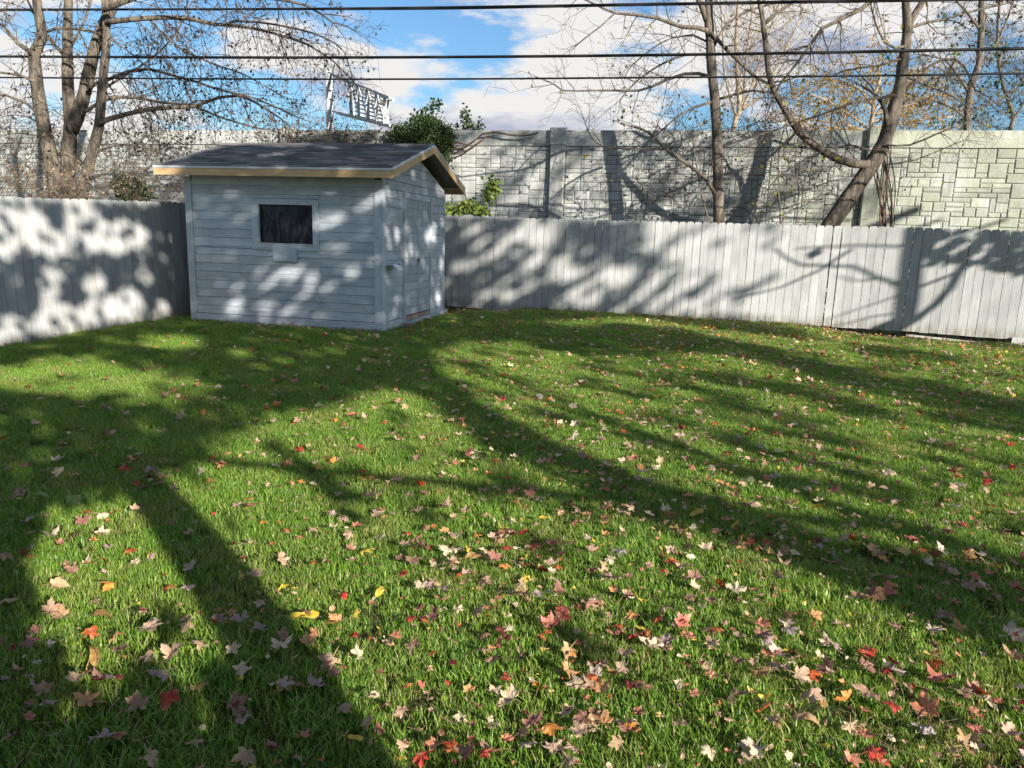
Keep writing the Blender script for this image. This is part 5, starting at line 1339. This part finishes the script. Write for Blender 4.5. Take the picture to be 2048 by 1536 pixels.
me.polygons.foreach_set('use_smooth', [True]*len(me.polygons))
o = bpy.data.objects.new('fallen_leaves', me); col.objects.link(o); o['kind'] = 'stuff'; o['label'] = 'hundreds of small fallen leaves strewn over the lawn towards the fence'

# ------------------------------------------------------------------ grass
def tuft(seed, n, rad, hmin, hmax, wd, flat=0.0):
    r = random.Random(seed); v = []; f = []; uv = []
    for k in range(n):
        a = r.uniform(0, 2*PI); q = rad*math.sqrt(r.random()); x, y = q*math.cos(a), q*math.sin(a)
        h = r.uniform(hmin, hmax); d_ = r.uniform(0, 2*PI); ln = h*r.uniform(.1, .75)+flat*h; w_ = wd*r.uniform(.7, 1.3)
        dx, dy = math.cos(d_)*ln, math.sin(d_)*ln; px_, py_ = -math.sin(d_+r.uniform(-.9, .9))*w_, math.cos(d_)*w_
        b_ = len(v)
        for u, ww in ((0, .8), (.5, 1.0)):
            zz = h*u*(1-.25*u); cx, cy = x+dx*u*u, y+dy*u*u
            v += [(cx-px_*ww/2, cy-py_*ww/2, zz), (cx+px_*ww/2, cy+py_*ww/2, zz)]
        v.append((x+dx, y+dy, h*(1-.25)))
        f += [(b_, b_+1, b_+3, b_+2), (b_+2, b_+3, b_+4)]
        uv += [0, 0, .5, .5, 1]
    me = bpy.data.meshes.new('grass_tuft'); me.from_pydata(v, [], f); me.materials.append(M['grass'])
    ul = me.uv_layers.new(name='UVMap')
    for lp in me.loops: ul.data[lp.index].uv = (0, uv[lp.vertex_index])
    return me
tc_ = bpy.data.collections.new('grass_tufts')
for k in range(6):
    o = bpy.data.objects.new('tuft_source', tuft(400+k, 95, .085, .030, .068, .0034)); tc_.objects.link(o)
gn = bpy.data.node_groups.new('grass_scatter', 'GeometryNodeTree')
gn.interface.new_socket('Geometry', in_out='INPUT', socket_type='NodeSocketGeometry'); gn.interface.new_socket('Geometry', in_out='OUTPUT', socket_type='NodeSocketGeometry')
N_ = gn.nodes; Lk = gn.links
gi = N_.new('NodeGroupInput'); go_ = N_.new('NodeGroupOutput')
ds_ = N_.new('GeometryNodeDistributePointsOnFaces'); ds_.inputs['Density'].default_value = 215; ds_.inputs['Seed'].default_value = 3
ci = N_.new('GeometryNodeCollectionInfo'); ci.inputs['Collection'].default_value = tc_; ci.inputs['Separate Children'].default_value = True; ci.inputs['Reset Children'].default_value = True
ip = N_.new('GeometryNodeInstanceOnPoints'); ip.inputs['Pick Instance'].default_value = True
rv = N_.new('FunctionNodeRandomValue'); rv.data_type = 'FLOAT_VECTOR'; rv.inputs[0].default_value = (-.12, -.12, 0); rv.inputs[1].default_value = (.12, .12, 6.283)
rsn = N_.new('FunctionNodeRandomValue'); rsn.data_type = 'FLOAT'; rsn.inputs[2].default_value = .8; rsn.inputs[3].default_value = 1.2
nz = N_.new('ShaderNodeTexNoise'); nz.inputs['Scale'].default_value = 1.7; nz.inputs['Detail'].default_value = 4
mrn = N_.new('ShaderNodeMapRange'); mrn.inputs[1].default_value = .3; mrn.inputs[2].default_value = .7; mrn.inputs[3].default_value = .6; mrn.inputs[4].default_value = 1.3
mm = N_.new('ShaderNodeMath'); mm.operation = 'MULTIPLY'
ri = N_.new('FunctionNodeRandomValue'); ri.data_type = 'INT'; ri.inputs[4].default_value = 0; ri.inputs[5].default_value = 5
Lk.new(gi.outputs[0], ds_.inputs['Mesh']); Lk.new(ds_.outputs['Points'], ip.inputs['Points']); Lk.new(ci.outputs[0], ip.inputs['Instance'])
Lk.new(rv.outputs[0], ip.inputs['Rotation']); Lk.new(nz.outputs[0], mrn.inputs[0]); Lk.new(mrn.outputs[0], mm.inputs[0]); Lk.new(rsn.outputs[1], mm.inputs[1]); Lk.new(mm.outputs[0], ip.inputs['Scale'])
Lk.new(ri.outputs[2], ip.inputs['Instance Index']); Lk.new(ip.outputs[0], go_.inputs[0])
# the patch that carries grass: the lawn ground within view plus a margin, without the shed's footprint
b = MB(); st_ = .25
y = .6
while y < 15.9:
    x = -9
    while x < 12.5:
        xc, yc = x+st_/2, y+st_/2; q = Ms.inverted() @ Vector((xc, yc, 0))
        ok = xc > xl(yc)+.10 and yc < yb(xc)-.10 and abs(xc) < yc*.85+1.4
        if -SW-.12 < q.x < .18 and -.10 < q.y < SL+.3: ok = False
        if q.x < .15 and q.y > .9: ok = False
        if xc < -.2 and yc > yb(xc)-.55: ok = False
        if 6.6 < xc < 9 and yc > yb(xc)-.34: ok = False
        if ok: b.quad(*[(xx, yy, gz(xx, yy)) for xx, yy in ((x, y), (x+st_, y), (x+st_, y+st_), (x, y+st_))])
        x += st_
    y += st_
gr = b.build('grass', M['thatch'], None, False, kind='stuff', label='green lawn grass of the back yard')
for v in gr.data.vertices: v.co.z += .004
md = gr.modifiers.new('scatter', 'NODES'); md.node_group = gn
# taller blades along the feet of the fences and the shed
b = MB(); r = random.Random(8)
def edge(p, q, n, hmax, wdt=.10):
    for k in range(n):
        u = r.random(); x = p[0]+(q[0]-p[0])*u+r.uniform(-wdt, wdt)*.6; y = p[1]+(q[1]-p[1])*u+r.uniform(-wdt, wdt)*.6
        h = r.uniform(.3, 1)*hmax; a = r.uniform(0, 6.28); dx, dy = math.cos(a)*h*.4, math.sin(a)*h*.4; z = gz(x, y)
        b.v += [(x-.002, y, z), (x+.002, y, z), (x+dx*.4+.0015, y+dy*.4, z+h*.6), (x+dx*.4-.0015, y+dy*.4, z+h*.6), (x+dx, y+dy, z+h*.9)]; i = len(b.v)-5; b.f += [(i, i+1, i+2, i+3), (i+3, i+2, i+4)]
P0, P1, P2 = SLc(-SW-.05, -.10, 0), SLc(.08, -.10, 0), SLc(.15, SL, 0)
edge(P0, P1, 900, .10, .05); edge(P1, P2, 700, .09, .05)
for p, q in zip(LEFT[1:], LEFT[2:]): edge((p[0]+.1, p[1]), (q[0]+.1, q[1]), 900, .10, .09)
for p, q in zip(BACK[1:], BACK[2:]): edge((p[0], p[1]-.1), (q[0], q[1]-.1), 1100 if q[0] < 8 else 200, .10, .1)
o = b.build('grass_fringe', M['grass'], None, False, kind='stuff', label='longer grass blades along the fence and shed foot')
# clippings and straw lying in the grass
b = MB()
for k in range(9000):
    y = 1.4+10*r.random()**1.6; x = r.uniform(-y*.75-.3, y*.8+.3)
    if x < xl(y)+.2 or y > yb(x)-.2: continue
    from mathutils import noise as mn
    if mn.noise(Vector((x*1.1, y*1.1, 4))) < .0+.15*(x < 0): continue
    L = r.uniform(.015, .06); a = r.uniform(0, 6.28); z = gz(x, y)+r.uniform(.02, .055); dx, dy = math.cos(a)*L, math.sin(a)*L; dz = r.uniform(-.015, .015); w_ = .0016
    b.v += [(x-dy/L*w_, y+dx/L*w_, z), (x+dy/L*w_, y-dx/L*w_, z), (x+dx+dy/L*w_, y+dy-dx/L*w_, z+dz), (x+dx-dy/L*w_, y+dy+dx/L*w_, z+dz)]; i = len(b.v)-4; b.f.append((i, i+1, i+2, i+3))
b.build('grass_clippings', M['leaf_dry'], None, False, kind='stuff', label='dry straw and clippings caught in the lawn')
